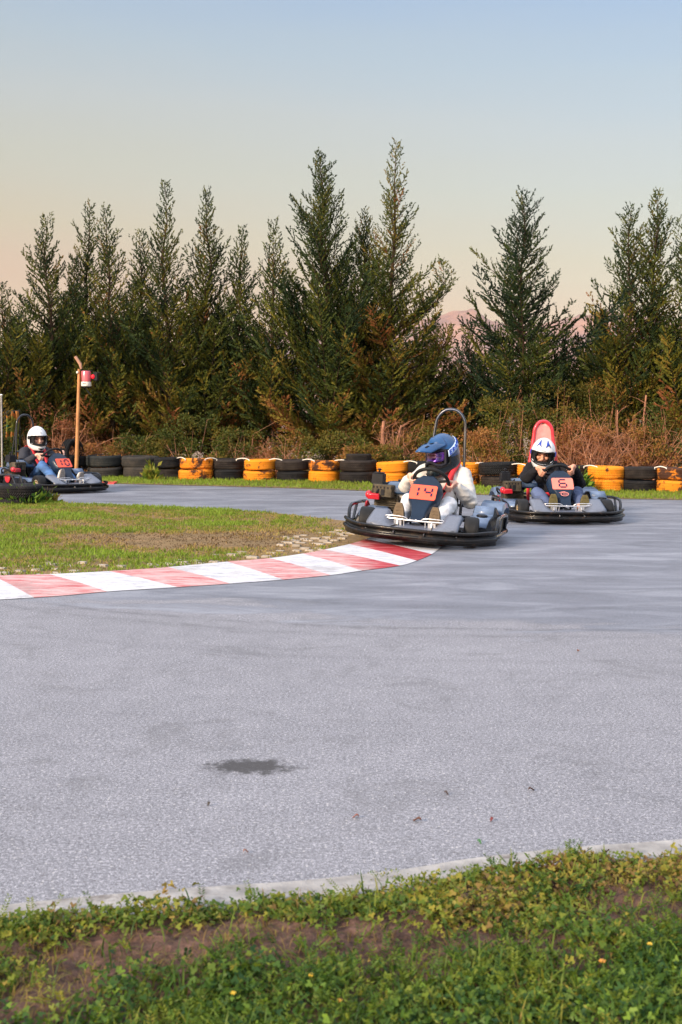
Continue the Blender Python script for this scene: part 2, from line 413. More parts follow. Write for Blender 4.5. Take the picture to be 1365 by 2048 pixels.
# infield island
kin = [(-700, 1172), (-300, 1162), (0, 1150), (99, 1148), (218, 1142), (336, 1134), (455, 1123), (527, 1118), (606, 1107), (649, 1099), (699, 1088), (732, 1078), (760, 1066), (790, 1052)]
kout = [(-700, 1238), (-300, 1215), (0, 1197), (69, 1195), (160, 1188), (221, 1181), (356, 1174), (461, 1167), (567, 1159), (662, 1150), (725, 1141), (801, 1131), (834, 1121), (864, 1108), (884, 1092), (892, 1076)]
KI = [G(a, b, .03) for a, b in kin]; KO = [G(a, b, .004) for a, b in kout]
def kerb_dirt(n, b, co):
    l = b.inputs['Base Color'].links[0]; src = l.from_socket
    g = noise(n, co, 1.7, 9, .8, .5); h = noise(n, co, 26, 6, .8)
    c = mixc(n, math_(n, 'MULTIPLY', sstep(n, g, .50, .66), .45), src, (.24, .20, .19)); c = mixc(n, math_(n, 'MULTIPLY', sstep(n, h, .56, .68), .55), c, (.16, .14, .135))
    n.links.new(c, b.inputs['Base Color'])
m_red, n, b = newmat('kerb_red'); co = objco(n)
mpk = N(n, 'ShaderNodeMapping'); mpk.inputs['Scale'].default_value = (1.2, 6, 1); mpk.inputs['Rotation'].default_value = (0, 0, R(-14)); n.links.new(co, mpk.inputs[0])
f = noise(n, mpk.outputs[0], 3, 8, .72, .4)
sxk = N(n, 'ShaderNodeSeparateXYZ'); n.links.new(co, sxk.inputs[0])
fd = math_(n, 'ADD', f, math_(n, 'MULTIPLY', sstep(n, sxk.outputs[0], .0, .5), -.20))
n.links.new(ramp(n, fd, [(.27, (.34, .008, .016)), (.37, (.46, .03, .045)), (.43, (.52, .17, .17)), (.50, (.56, .30, .295)), (.58, (.62, .46, .45)), (.68, (.34, .29, .30))]), b.inputs['Base Color'])
b.inputs['Roughness'].default_value = .6; bump(n, b, f, .3, .004); kerb_dirt(n, b, co)
m_wht, n, b = newmat('kerb_white'); co = objco(n)
mpk = N(n, 'ShaderNodeMapping'); mpk.inputs['Scale'].default_value = (1.2, 6, 1); mpk.inputs['Rotation'].default_value = (0, 0, R(-14)); n.links.new(co, mpk.inputs[0])
f = noise(n, mpk.outputs[0], 4, 8, .72, .3)
n.links.new(ramp(n, f, [(.32, (.17, .175, .20)), (.40, (.38, .39, .43)), (.46, (.56, .57, .61)), (.58, (.66, .665, .69)), (.66, (.42, .40, .42))]), b.inputs['Base Color'])
b.inputs['Roughness'].default_value = .6; bump(n, b, f, .3, .004); kerb_dirt(n, b, co)
bands = 'R R R W R W R W R W R W W W W'.split()   # between successive stations
bands = ['W', 'R', 'W', 'R', 'W', 'R', 'W', 'R', 'W', 'R', 'W', 'R', 'W', 'W']
# stations: outer has one more point than inner, drop the first extra
KO2 = [KO[0], KO[1], KO[2], KO[4], KO[5], KO[6], KO[7], KO[9], KO[10], KO[11], KO[12], KO[13], KO[14], KO[15]]
KO2[2] = G(69, 1195, .004); KI2 = list(KI); KI2[2] = G(-20, 1151, .03)
KO2[3] = G(221, 1181, .004)
KO2 = [G(a, b_, .004) for a, b_ in ((-700, 1238), (-330, 1216), (69, 1195), (215, 1183), (356, 1174), (461, 1167), (567, 1159), (662, 1150), (725, 1141), (801, 1131), (834, 1121), (864, 1108), (884, 1092), (892, 1076))]
KI2 = [G(a, b_, .03) for a, b_ in ((-700, 1172), (-450, 1164), (-15, 1151), (99, 1148), (218, 1142), (336, 1134), (455, 1123), (540, 1116), (606, 1107), (649, 1099), (699, 1088), (732, 1078), (760, 1066), (790, 1052))]
cols = ['W', 'W', 'R', 'W', 'R', 'W', 'R', 'W', 'R', 'W', 'R', 'W', 'R']
mb = MB(); SUBK = 6
ci = curve(KI2, SUBK); cc = curve(KO2, SUBK)
for i in range(len(ci) - 1):
    seg = i // SUBK; mb.mi = 0 if cols[seg] == 'R' else 1
    a, b_, c, d = ci[i], ci[i + 1], cc[i + 1], cc[i]
    m1 = a.lerp(d, .5); m2 = b_.lerp(c, .5); m1.z = .022; m2.z = .022
    mb.add([a, b_, m2, m1, c, d], [(0, 1, 2, 3), (3, 2, 4, 5)])
    mb.add([a, b_, (b_.x, b_.y, -.05), (a.x, a.y, -.05)], [(0, 1, 2, 3)])
o = mb.build('painted_kerb', [m_red, m_wht], ang=60); o['kind'] = 'structure'
inf_far = [G(a, b_) for a, b_ in ((-700, 998), (-300, 1002), (0, 1007), (90, 1007), (200, 1012), (350, 1018), (450, 1022), (560, 1031), (650, 1040), (710, 1047), (750, 1049), (790, 1050))]
infield = [(p.x, p.y) for p in curve(KI2, 4)] + [(p.x, p.y) for p in reversed(curve(inf_far, 4))][1:]
IN = sheet('infield', infield, .018, m_turf)
# grey skirt of bare concrete along the kerb foot
ska = [Vector((p.x, p.y, 0)) for p in KO2]; skb = [Vector((p.x + .03, p.y - .10, 0)) for p in KO2]
# far red kerb piece beyond the left kart
mb = MB(); a = [G(190, 966.5), G(228, 968.5)]; mb.add([(a[0].x - 1.2, a[0].y + .05, .02), (a[1].x, a[1].y, .02), (a[1].x, a[1].y + .35, .04), (a[0].x - 1.2, a[0].y + .4, .04), (a[1].x, a[1].y + .35, -.02), (a[0].x - 1.2, a[0].y + .4, -.02), (a[0].x - 1.2, a[0].y + .05, -.02), (a[1].x, a[1].y, -.02)],
    [(0, 1, 2, 3), (1, 7, 4, 2), (6, 7, 1, 0)])
m_red2 = simple('kerb_red_plain', (.55, .05, .05), .6, 0, .3, 5)
o = mb.build('far_kerb', m_red2, smooth=False); o['kind'] = 'structure'

# ---------------------------------------------------------------- polygons test + grass
def inside(px, py, poly):
    x = np.array([p[0] for p in poly]); y = np.array([p[1] for p in poly]); r = np.zeros(len(px), bool)
    j = len(x) - 1
    for i in range(len(x)):
        c = ((y[i] > py) != (y[j] > py)) & (px < (x[j] - x[i]) * (py - y[i]) / (y[j] - y[i] + 1e-12) + x[i]); r ^= c; j = i
    return r
def vnoise(x, y, seed):
    t = np.random.default_rng(int(seed) + 900).uniform(-1, 1, (64, 64)); xi = np.floor(x).astype(int); yi = np.floor(y).astype(int); fx_ = x - xi; fy_ = y - yi
    fx_ = fx_ * fx_ * (3 - 2 * fx_); fy_ = fy_ * fy_ * (3 - 2 * fy_); g = lambda a, b_: t[a % 64, b_ % 64]
    return (g(xi, yi) * (1 - fx_) + g(xi + 1, yi) * fx_) * (1 - fy_) + (g(xi, yi + 1) * (1 - fx_) + g(xi + 1, yi + 1) * fx_) * fy_
def fbm(x, y, s, seed=0):
    x = np.asarray(x); y = np.asarray(y); return .8 * vnoise(x * s, y * s, seed) + .4 * vnoise(x * s * 2.3 + 7, y * s * 2.3, seed + 4)
m_grass = leafmat('grass_blades', [(0, (.10, .06, .03)), (.2, (.38, .26, .11)), (.38, (.31, .26, .065)), (.6, (.15, .20, .022)), (1, (.21, .32, .035))], .6, .3)
def grassfield(name, xy, hgt, wid, z, tint, rng, lean=.5):
    n_ = len(xy); P = np.column_stack([xy, np.full(n_, z)])
    D = np.column_stack([rng.normal(0, lean, n_), rng.normal(0, lean, n_), np.ones(n_)])
    V, F, T = blades(P, D, hgt, wid, rng, tint)
    return leafobj(name, V, F, T, m_grass)
rng = np.random.default_rng(11)
# infield turf in tufts
nn = 210000
xy = np.column_stack([rng.uniform(-8.5, .9, nn), rng.uniform(7.6, 17.6, nn)])
keep = inside(xy[:, 0], xy[:, 1], infield); xy = xy[keep]
pyv = xy[:, 1]
f1 = fbm(xy[:, 0], xy[:, 1], 1.3, 2); f2 = fbm(xy[:, 0], xy[:, 1], 6, 7)
# bare / dry patch right of the middle, paver strip near the kerb
ki_x = np.array([p.x for p in curve(KI2, 4)]); ki_y = np.array([p.y for p in curve(KI2, 4)])
dk_ = xy[:, 1] - np.interp(xy[:, 0], ki_x, ki_y)
dry = np.clip(1.3 - np.hypot((xy[:, 0] + 1.0) / 1.6, (xy[:, 1] - 11.3) / 1.2) , 0, 1) + .5 * np.clip(1 - np.abs(dk_ - 2.4) / 1.2, 0, 1) * (xy[:, 0] > -3)
pav = np.clip(1 - dk_ / .95, 0, 1) * (xy[:, 0] > -3.2) + 1.0 * (xy[:, 0] > -.45) 
dens = 1.0 + .45 * f1 + .35 * f2 - .32 * dry - .50 * np.clip(pav, 0, 1)
k2 = rng.random(len(xy)) < dens; xy = xy[k2]; f1 = f1[k2]; f2 = f2[k2]; dry = dry[k2]
tint = np.clip(.60 + .40 * f1 + .36 * f2 - .50 * dry + rng.normal(0, .13, len(xy)), 0, 1)
hg = np.clip(.034 + .026 * f2 + .016 * f1 - .012 * dry, .012, .085) * rng.uniform(.6, 1.3, len(xy))
o = grassfield('infield_grass', xy, hg, .009, .018, tint, rng, .7)
tag(o, 'short patchy green and straw grass on the infield left of the kerb', 'grass', kind='stuff')
# far verge grass
nn = 90000
xy = np.column_stack([rng.uniform(-8.5, 8.5, nn), rng.uniform(18, 27, nn)])
fx = np.array([p[0] for p in fv]); fy = np.array([p[1] for p in fv]); dd = xy[:, 1] - np.interp(xy[:, 0], fx, fy)
keep = (dd > -.02 + .05 * rng.normal(size=nn)) & (rng.random(nn) < np.where(dd < 3.0, 1, .3)); xy = xy[keep]
f1 = fbm(xy[:, 0], xy[:, 1], .8, 5)
o = grassfield('verge_grass', xy, rng.uniform(.03, .09, len(xy)), .014, .006, np.clip(.80 + .2 * f1 + rng.normal(0, .1, len(xy)), 0, 1), rng, .5)
tag(o, 'bright green grass strip along the foot of the tyre wall', 'grass', kind='stuff')

# grass paver grid blocks along the kerb (concrete lattice, half overgrown)
m_pav = simple('paver_concrete', (.36, .32, .27), .9, 0, .3, 12, 0, .5, (.14, .11, .06))
mb = MB(); ang = R(-18); ca, sa = math.cos(ang), math.sin(ang); rp = random.Random(3)
for i in range(-70, 40):
    for j in range(-30, 60):
        a = i * .155 + (j % 2) * .075; c = j * .105
        x = a * ca - c * sa - .4; y = a * sa + c * ca + 10
        if not (-4.5 < x < .8 and 8 < y < 14): continue
        d = y - np.interp(x, ki_x, ki_y)
        if d < .05 or (d > .62 + .2 * math.sin(x * 5) and x < -.55) or d > 1.9 : continue
        if not inside(np.array([x]), np.array([y]), infield)[0] or rp.random() < .50: continue
        mb.box((x, y, .017 + rp.uniform(-.004, .010)), (.085 + rp.uniform(-.02, .02), .05, .02), (0, 0, ang + rp.uniform(-.08, .08)), .9)
o = mb.build('paver_grid', m_pav, ang=30); tag(o, 'half overgrown pale concrete grass pavers beside the red and white kerb', 'pavers', kind='stuff')

# ---------------------------------------------------------------- near verge plants
m_weed = leafmat('weed_leaves', [(0, (.09, .045, .02)), (.16, (.26, .17, .05)), (.32, (.25, .23, .03)), (.5, (.14, .19, .02)), (.72, (.065, .13, .016)), (.88, (.022, .07, .018)), (1, (.16, .26, .03))], .5, .3)
rng = np.random.default_rng(21)
def vzv(x, y): return np.array([vz(a, b_) + .02 for a, b_ in zip(x, y)])
# low clumps of round lobed leaves
def lobed(n_, name, cover, size, hmax, tbias, label, seed):
    rng = np.random.default_rng(seed)
    x = rng.uniform(-1.6, 1.6, n_); v = rng.uniform(0, 1, n_) * 1.15; ye = np.interp(x, xsN, ysN); y = ye - v
    dn = cover(x, v, rng); k = rng.random(n_) < dn; x, y, v = x[k], y[k], v[k]; m = len(x)
    z0 = vzv(x, y)
    per = 7                                 # leaves of a sprig
    cx = np.repeat(x, per) + rng.normal(0, .024, m * per); cy = np.repeat(y, per) + rng.normal(0, .024, m * per)
    hz = np.repeat(rng.uniform(.25, 1, m) * hmax, per) * rng.uniform(.25, 1, m * per); hz *= np.repeat(np.clip(.75 + .9 * fbm(x, v, 5, 33), .25, 1.8), per); cz = np.repeat(z0, per) + hz
    q = m * per; s = rng.uniform(.55, 1.2, q) * size
    nv = nrm(np.column_stack([rng.normal(0, .8, q), rng.normal(-.2, .8, q), np.ones(q)]))
    a = nrm(np.cross(nv, rng.normal(size=(q, 3)))); c = np.cross(nv, a)
    C = np.column_stack([cx, cy, cz]); K = 9; pts = []
    for j in range(K):
        an = 2 * math.pi * j / K; rad = (1.0 if j % 3 else .62) if j else .15
        pts.append(C + (a * math.cos(an) + c * math.sin(an)) * (s * rad)[:, None] + nv * (s * .18 * (j % 2))[:, None])
    V = np.stack(pts, 1).reshape(-1, 3); F = np.arange(q * K).reshape(-1, K)
    t0 = np.repeat(np.clip(tbias(x, v) + rng.normal(0, .13, m), 0, 1), per); t = np.clip(t0 + rng.normal(0, .06, q), 0, 1)
    o = leafobj(name, V, F, np.repeat(t, K), m_weed); tag(o, label, 'weeds', kind='stuff')
    return x, y
def cov1(x, v, rng):
    f = fbm(x, v, 3.2, 9); g = fbm(x, v, 9, 3)
    soilband = np.exp(-((v - .19 - .12 * (x + .6)) / (.10 + .13 * np.clip(x + .6, 0, 1))) ** 2) * np.where(x < .2, 1.0, np.clip(1 - (x - .2) * 2.5, 0, 1))
    return np.clip(.38 + 1.1 * f + 1.0 * g - .8 * soilband, 0, 1) * np.where(v < .02, .6, 1)
def tb1(x, v): return .34 + .45 * np.clip((v - .22 - .1 * (x + .6)) / .3, 0, 1) + .2 * fbm(x, v, 6, 1) + .1 * (x < 0)
wx, wy = lobed(19000, 'lobed_weeds', cov1, .0078, .050, tb1, 'low green weeds with small lobed leaves on the near verge', 31)
# strappy blades, mostly at the bottom
def strap(n_, name, cov, L, W, tb, label, seed, lean=.8):
    rng = np.random.default_rng(seed)
    x = rng.uniform(-1.6, 1.6, n_); v = rng.uniform(0, 1, n_) * 1.15; ye = np.interp(x, xsN, ysN); y = ye - v
    k = rng.random(n_) < cov(x, v, rng); x, y, v = x[k], y[k], v[k]; m = len(x); z0 = vzv(x, y)
    P = np.column_stack([x, y, z0]); az = rng.uniform(0, 2 * math.pi, m); ln = rng.uniform(.5, 1.3, m) * L
    hd = np.column_stack([np.cos(az), np.sin(az), np.zeros(m)]); up = np.array([0, 0, 1.0]); sd_ = np.column_stack([-np.sin(az), np.cos(az), np.zeros(m)])
    out = []
    lv = rng.uniform(.25, 1, m)[:, None] * lean; w_ = (rng.uniform(.5, 1.2, m) * W)[:, None]
    for t, ww in ((0, .6), (.35, 1), (.7, .8), (1, .08)):
        c = P + ln[:, None] * (hd * lv * t ** 1.6 + up * (t - .45 * lv * t * t)); out.append((c - sd_ * w_ * ww / 2, c + sd_ * w_ * ww / 2))
    V = np.stack([q for pr in out for q in pr], 1).reshape(-1, 3)
    base = np.arange(m)[:, None] * 8; F = np.concatenate([base + np.array([[2 * i, 2 * i + 1, 2 * i + 3, 2 * i + 2]]) for i in range(3)])
    t = np.clip(tb(x, v) + rng.normal(0, .12, m), 0, 1)
    o = leafobj(name, V, F, np.repeat(t, 8), m_weed); tag(o, label, 'grass', kind='stuff')
def cov2(x, v, rng): return np.clip(.06 + .9 * np.clip((v - .28 - .14 * (x + .6)) / .12, 0, 1) * (.62 + 1.1 * fbm(x, v, 4, 12)), 0, 1)
strap(30000, 'near_grass', cov2, .055, .0036, lambda x, v: .62 + .2 * fbm(x, v, 3, 2), 'long dark green grass blades at the near edge of the verge', 41)
def cov3(x, v, rng): return np.clip(.45 + .5 * fbm(x, v, 5, 15), 0, 1)
strap(36000, 'dry_stalks', cov3, .030, .0022, lambda x, v: .14 + .1 * fbm(x, v, 3, 2), 'thin dry brown stalks lying among the near weeds', 43, 1.6)
# feathery side leaflets (yarrow like)
rng = np.random.default_rng(77)
x = rng.uniform(-1.6, 1.6, 16000); v = rng.uniform(0, 1, 16000) * 1.15
k = rng.random(16000) < np.clip(.1 + .55 * np.clip((v - .28) / .2, 0, 1) * (x > -.35) + .3 * fbm(x, v, 4, 8), 0, 1); x = x[k]; v = v[k]; y = np.interp(x, xsN, ysN) - v
m_ = len(x); az = rng.uniform(0, 2 * math.pi, m_); D = np.column_stack([np.cos(az) * .8, np.sin(az) * .8, rng.uniform(.3, 1.1, m_)]); D = nrm(D)
P0 = np.column_stack([x, y, vzv(x, y)]); Ln = rng.uniform(.03, .07, m_); PV = []; PD = []; TT = []
t0 = np.clip(.62 + .2 * fbm(x, v, 3, 3) + rng.normal(0, .1, m_), 0, 1); sd_ = nrm(np.cross(D, np.array([0, 0, 1.0])))
for i in range(9):
    for s_ in (-1, 1):
        t = .25 + .75 * i / 8; PV.append(P0 + D * (Ln * t)[:, None]); PD.append(D * .7 + sd_ * s_); TT.append(t0)
V, F, T = blades(np.concatenate(PV), np.concatenate(PD), .011, .0038, rng, np.concatenate(TT))
o = leafobj('feathery_weeds', V, F, T, m_weed); tag(o, 'feathery finely divided green leaves spread over the near verge', 'weeds', kind='stuff')

# small yellow flowers, countable
m_yel = simple('petal_yellow', (.60, .42, .04), .6); m_stem = simple('stem_green', (.10, .16, .03), .6)
def flower(px, py, s, label, mat):
    s *= .6
    p = G(px, py, .055); r_ = empty('flower', (p.x, p.y, vz(p.x, p.y) + .01))
    tag(r_, label, 'flower', 'small flowers in the near verge')
    MB().tube([(0, 0, 0), (.004, 0, .03), (0, 0, .045)], .0012, 5).build('stem', m_stem, r_)
    mb = MB()
    for k in range(6):
        a = k * math.pi / 3; mb.ell((math.cos(a) * s * .55, math.sin(a) * s * .55, .047), (s * .5, s * .28, .0025), (0, -.3, a), 8, 5)
    mb.ell((0, 0, .048), (s * .3, s * .3, .003), None, 8, 5); mb.build('petals', mat, r_)
m_org = simple('petal_orange', (.50, .24, .04), .6)
for a in ((467, 1986, .010, 'yellow flower low in the left half of the near verge', m_yel), (623, 1966, .009, 'pale yellow bud near the middle of the verge on the dark weeds', m_yel),
          (680, 2013, .009, 'orange yellow flower near the bottom middle of the verge', m_org), (1205, 1936, .012, 'orange brown flower head in the right part of the verge', m_org),
          (1300, 1902, .010, 'upright yellow flower near the right edge of the verge', m_yel)): flower(*a)
# fallen leaves and crumbs on the asphalt
for k, (px, py, s, c, lb) in enumerate(((835, 1644, .016, (.12, .05, .03), 'brown curled fallen leaf on the asphalt above the verge'), (984, 1643, .010, (.14, .02, .02), 'small red leaf lying on the asphalt'),
        (959, 1688, .010, (.05, .18, .05), 'small green leaf on the asphalt near the verge'), (1063, 1583, .014, (.06, .03, .02), 'dark brown leaf scrap right of the middle of the asphalt'),
        (1157, 1304, .016, (.22, .09, .05), 'orange leaf lying far out on the asphalt'), (712, 1637, .012, (.22, .08, .06), 'reddish brown leaf scrap at the middle of the asphalt'),
        (418, 1612, .009, (.06, .05, .04), 'tiny dark crumb left of the middle below the oil stain'), (893, 1590, .010, (.08, .05, .04), 'dark scrap right of the oil stain'), (492, 1707, .010, (.26, .13, .10), 'pinkish leaf scrap close to the verge'))):
    p = G(px, py); s *= .75; m = simple('fallen_leaf', c, .7)
    def lf(u, v, s=s): 
        w_ = math.sin(math.pi * min(.98, max(.02, v))) * s * .55
        return Vector(((u - .5) * 2 * w_, (v - .5) * 2 * s, .004 + .35 * s * (2 * abs(u - .5)) ** 2 + .004 * math.sin(v * 5)))
    mb = MB(); mb.grid(lf, 6, 8); o = mb.build('fallen_leaf', m, None, ang=180, solid=.001); o.location = (p.x, p.y, .002); o.rotation_euler = (0, 0, k * 1.3 + 1.2)
    tag(o, lb, 'leaf', 'fallen leaves on the asphalt')
# weed tuft growing on the edging at (770,1760)
def tuft(name, px, py, r_, h_, n_, label, cat, tb, seed, matl=None, Yw=None):
    rng = np.random.default_rng(seed); p = G(px, py)
    P = np.column_stack([rng.normal(0, r_ * .5, n_), rng.normal(0, r_ * .4, n_), np.abs(rng.normal(0, h_ * .4, n_))])
    D = np.column_stack([P[:, 0] / r_ + rng.normal(0, .4, n_), P[:, 1] / r_ + rng.normal(0, .4, n_), .6 + rng.random(n_)])
    V, F, T = blades(P, D, h_ * .5, h_ * .22, rng, np.clip(tb + rng.normal(0, .15, n_), 0, 1))
    root = empty(name, (p.x, p.y, 0)); tag(root, label, cat)
    leafobj('leaves', V, F, T, matl or m_weed, root)
    mb = MB(); rp = random.Random(seed)
    for i in range(7):
        a = rp.uniform(0, 6.28); mb.tube([(0, 0, 0), (math.cos(a) * r_ * .3, math.sin(a) * r_ * .3, h_ * .5), (math.cos(a) * r_ * .6, math.sin(a) * r_ * .6, h_ * .85)], [h_ * .02, h_ * .015, h_ * .008], 4)
    mb.build('stems', m_stem, root)
tuft('weed_tuft', 770, 1764, .055, .016, 420, 'small weed tuft growing in the joint of the concrete edging', 'weed', .5, 3)
tuft('weed_tuft', 1150, 985, .20, .30, 700, 'leafy green weed at the foot of the black tyres behind the right kart', 'weed', .97, 4)
tuft('weed_tuft', 305, 962, .12, .30, 110, 'thin straggly weed in front of the grey tyres right of the left kart', 'weed', .5, 5)
tuft('weed_tuft', 52, 1010, .24, .20, 420, 'green weed clump at the foot of the two near black tyres', 'weed', .9, 6)
tuft('weed_tuft', 100, 1008, .12, .17, 130, 'dry pale weed just right of the two near black tyres', 'weed', .3, 7)

# ---------------------------------------------------------------- mountain
m_mt, n, b = newmat('mountain_rock'); co = objco(n)
f = noise(n, co, .006, 8, .7); g = noise(n, co, .03, 8, .7)
n.links.new(mixc(n, .45, ramp(n, f, [(.38, (.17, .12, .13)), (.52, (.36, .20, .155)), (.66, (.52, .29, .19))]), ramp(n, g, [(.38, (.13, .10, .12)), (.62, (.48, .29, .23))])), b.inputs['Base Color'])
b.inputs['Roughness'].default_value = .95; bump(n, b, g, 1.0, 12)
prof = [(-600, 742), (-300, 716), (0, 700), (300, 684), (480, 668), (560, 660), (640, 668), (760, 660), (850, 640), (905, 622), (935, 620), (955, 624), (975, 637), (1000, 645), (1060, 652), (1120, 640), (1165, 630), (1215, 621), (1290, 632), (1365, 648), (1700, 676), (2000, 720)]
pxs = np.array([p[0] for p in prof]); pys = np.array([p[1] for p in prof]); YM = 2600.0
def mfn(u, v):
    px = -600 + 2600 * u; py = float(np.interp(px, pxs, pys)); top = AT(px, py, YM)
    top.z += 9 * mnoise.noise(Vector((px * .03, 0, 5))) + 4 * mnoise.noise(Vector((px * .11, 0, 2)))
    if v <= .6:
        t = v / .6; Y = YM - 900 * (1 - t) ** 1; z = -5 + (top.z + 5) * t ** 1.35
        z += 26 * t * (1 - t) * 2 * mnoise.noise(Vector((top.x * .006, Y * .004, 0))) + 12 * t * (1 - t) * 3 * mnoise.noise(Vector((top.x * .02, Y * .015, 0)))
    else:
        t = (v - .6) / .4; Y = YM + 700 * t; z = top.z * (1 - t) - 5 * t
    return Vector((top.x, Y, z))
mb = MB(); mb.grid(mfn, 300, 60); o = mb.build('mountain', m_mt, ang=180); o['kind'] = 'structure'
# ---------------------------------------------------------------- conifers
m_bark = simple('conifer_bark', (.055, .035, .022), .9, 0, .4, 10, 0, .6)
m_con = leafmat('conifer_leaf', [(0, (.26, .10, .035)), (.15, (.24, .15, .03)), (.33, (.165, .155, .018)), (.5, (.085, .105, .016)), (.7, (.036, .062, .016)), (1, (.010, .028, .013))], .7, .14)
def merge(parts):
    V = np.concatenate([p[0] for p in parts]); F = []; o = 0
    for p in parts: F.append(p[1] + o); o += len(p[0])
    return V, np.concatenate(F), np.concatenate([p[2] for p in parts])
def spray(bp, bd, L, rng, up=.25, tw_gap=.05, tb=.55, dens=1.0, limbs=None, droop=0, blade=.048, tw=.42):
    """one branch: curved stem with flat side twigs carrying short leaves"""
    ns = 6; bd = bd / np.linalg.norm(bd); pts = []
    cup = np.array([0, 0, 1.0])
    jit = rng.normal(0, .06, 3)
    for i in range(ns + 1):
        s = i / ns; pts.append(bp + bd * L * s + cup * L * (up * s * s - droop * s * (1 - s)) + jit * L * s * s)
    pts = np.array(pts)
    if limbs is not None: limbs.tube(pts[::2], [.008 + .010 * L, .005 + .006 * L, .004, .002][:len(pts[::2])], 4, cap=False)
    k = max(4, int(L / tw_gap)); s = np.linspace(.12, 1.0, k) + rng.normal(0, .01, k); s = np.clip(s, .05, 1)
    idx = s * ns; i0 = np.minimum(idx.astype(int), ns - 1); fr = (idx - i0)[:, None]
    C = pts[i0] * (1 - fr) + pts[i0 + 1] * fr; T = nrm(pts[i0 + 1] - pts[i0])
    side = nrm(np.cross(T, cup)); nrmv = np.cross(side, T)
    sg = np.where(np.arange(k) % 2 == 0, 1, -1)[:, None]
    roll = rng.normal(0, .40, k)[:, None]
    TD = nrm(T * .85 + sg * (side * np.cos(roll) + nrmv * np.sin(roll)) * .8 + rng.normal(0, .12, (k, 3)))
    TL = (.06 + tw * L * (1 - s) ** .7 * np.minimum(1, s * 3)) * rng.uniform(.75, 1.15, k)
    TL = np.minimum(TL, .42)
    nb = np.maximum(5, (TL / .0092 * dens).astype(int)); tot = nb.sum(); rep = np.repeat(np.arange(k), nb)
    pos = rng.random(tot); P = C[rep] + TD[rep] * (TL[rep] * pos)[:, None]; P[:, 2] += pos * pos * .04
    D = nrm(TD[rep] * 1.0 + rng.normal(0, .30, (tot, 3)) + np.array([0, 0, .10]))
    t = np.clip(tb + rng.normal(0, .14) + rng.normal(0, .10, k)[rep] + .10 * (pos - .5), 0, 1)
    P = np.concatenate([P, pts[-1] + rng.normal(0, .01, (3, 3))]); D = np.concatenate([D, nrm(T[-1] + rng.normal(0, .3, (3, 3)))]); t = np.concatenate([t, [tb] * 3])
    return blades(P, D, rng.uniform(.6, 1.25, len(P)) * blade, rng.uniform(.6, 1.2, len(P)) * blade * .38, rng, t)
def conifer(label, px, py, Y, rad, seed, base=.35, lean=0, leaders=(), prof=.85, dens=1.0, ang=35, tint=.55, brown=.36, bare=0, perm=19):
    rng = np.random.default_rng(seed); Y += 1.6; top = AT(px, py, Y); hgt = top.z
    root = empty('conifer_tree', (top.x - lean, Y, 0)); tag(root, label, 'tree', 'conifers in the row behind the tyre wall')
    wood = MB(); parts = []
    stems = [(np.array([0, 0, 0.0]), np.array([lean, 0, hgt]), hgt, rad, 0.0)]
    for (dx, dy, h0, h1, r1) in leaders:         # side leaders: lateral offset of tip, start height, tip height, radius
        t = h0 / hgt; stems.append((np.array([lean * t, 0, h0]), np.array([dx, dy, h1]), h1 - h0, r1, h0))
    for si, (a, b_, ln, rd, h0) in enumerate(stems):
        K = 9; tt = np.linspace(0, 1, K); c = a[None] + (b_ - a)[None] * tt[:, None]
        if si: c[:, 0] += (b_ - a)[0] * .5 * np.sin(tt * math.pi) * .8     # side leaders sweep out then up
        c[1:-1, :2] += rng.normal(0, .02 * ln ** .5, (K - 2, 2))
        r0 = .011 * ln + .012
        wood.tube(c, [max(.004, r0 * (1 - t) ** .9 * (1.35 if t == 0 and not si else 1)) for t in tt], 8 if not si else 6)
        nb = int(ln * perm * (1.3 if si else 1.15)); ga = rng.uniform(0, 6.28)
        for i in range(nb):
            t = (i + rng.random()) / nb; t = t ** 1.05
            if si == 0 and t * ln < base: continue
            if bare and rng.random() < bare * max(0, 1 - t * 2.2): continue
            idx = t * (K - 1); i0 = min(int(idx), K - 2); p = c[i0] + (c[i0 + 1] - c[i0]) * (idx - i0)
            ga += 2.4 + rng.normal(0, .35)
            L = 1.45 * rd * ((1 - t) ** (prof + .18)) * (rng.uniform(.55, 1.15) + (.30 if rng.random() < .25 and t > .3 else 0)) * min(1, .80 + t * 1.2) + .13
            if rng.random() < .07 and t < .85: L *= 1.3
            el = R(ang - 12 + 34 * t + rng.normal(0, 7) - (14 if t < .15 else 0))
            d = np.array([math.cos(ga) * math.cos(el), math.sin(ga) * math.cos(el), math.sin(el)])
            hab = p[2] / hgt
            tb = tint - (brown * 1.1 * max(0, 1 - hab * 3.4)) - (.20 if rng.random() < .2 and hab < .45 else 0) + .10 * min(1, hab * 2) + .34 * (rng.random() - .5)
            parts.append(spray(p, d, L, rng, up=.22 * (1 - t) + .12, tb=tb, dens=dens * (1.25 if hab < .6 else 1 if hab < .7 else 1.5), limbs=wood if L > .35 else None, droop=.12 if hab < .35 else 0, blade=.050 + .026 * (1 - hab), tw=.42 if t < .45 else .30))
    wood.build('trunk', m_bark, root, ang=180)
    V, F, T = merge(parts); leafobj('crown', V, F, T, m_con, root)
    return root
ORD = ['first', 'second', 'third', 'fourth', 'fifth', 'sixth', 'seventh', 'eighth', 'ninth', 'tenth', 'eleventh', 'twelfth', 'thirteenth', 'fourteenth']
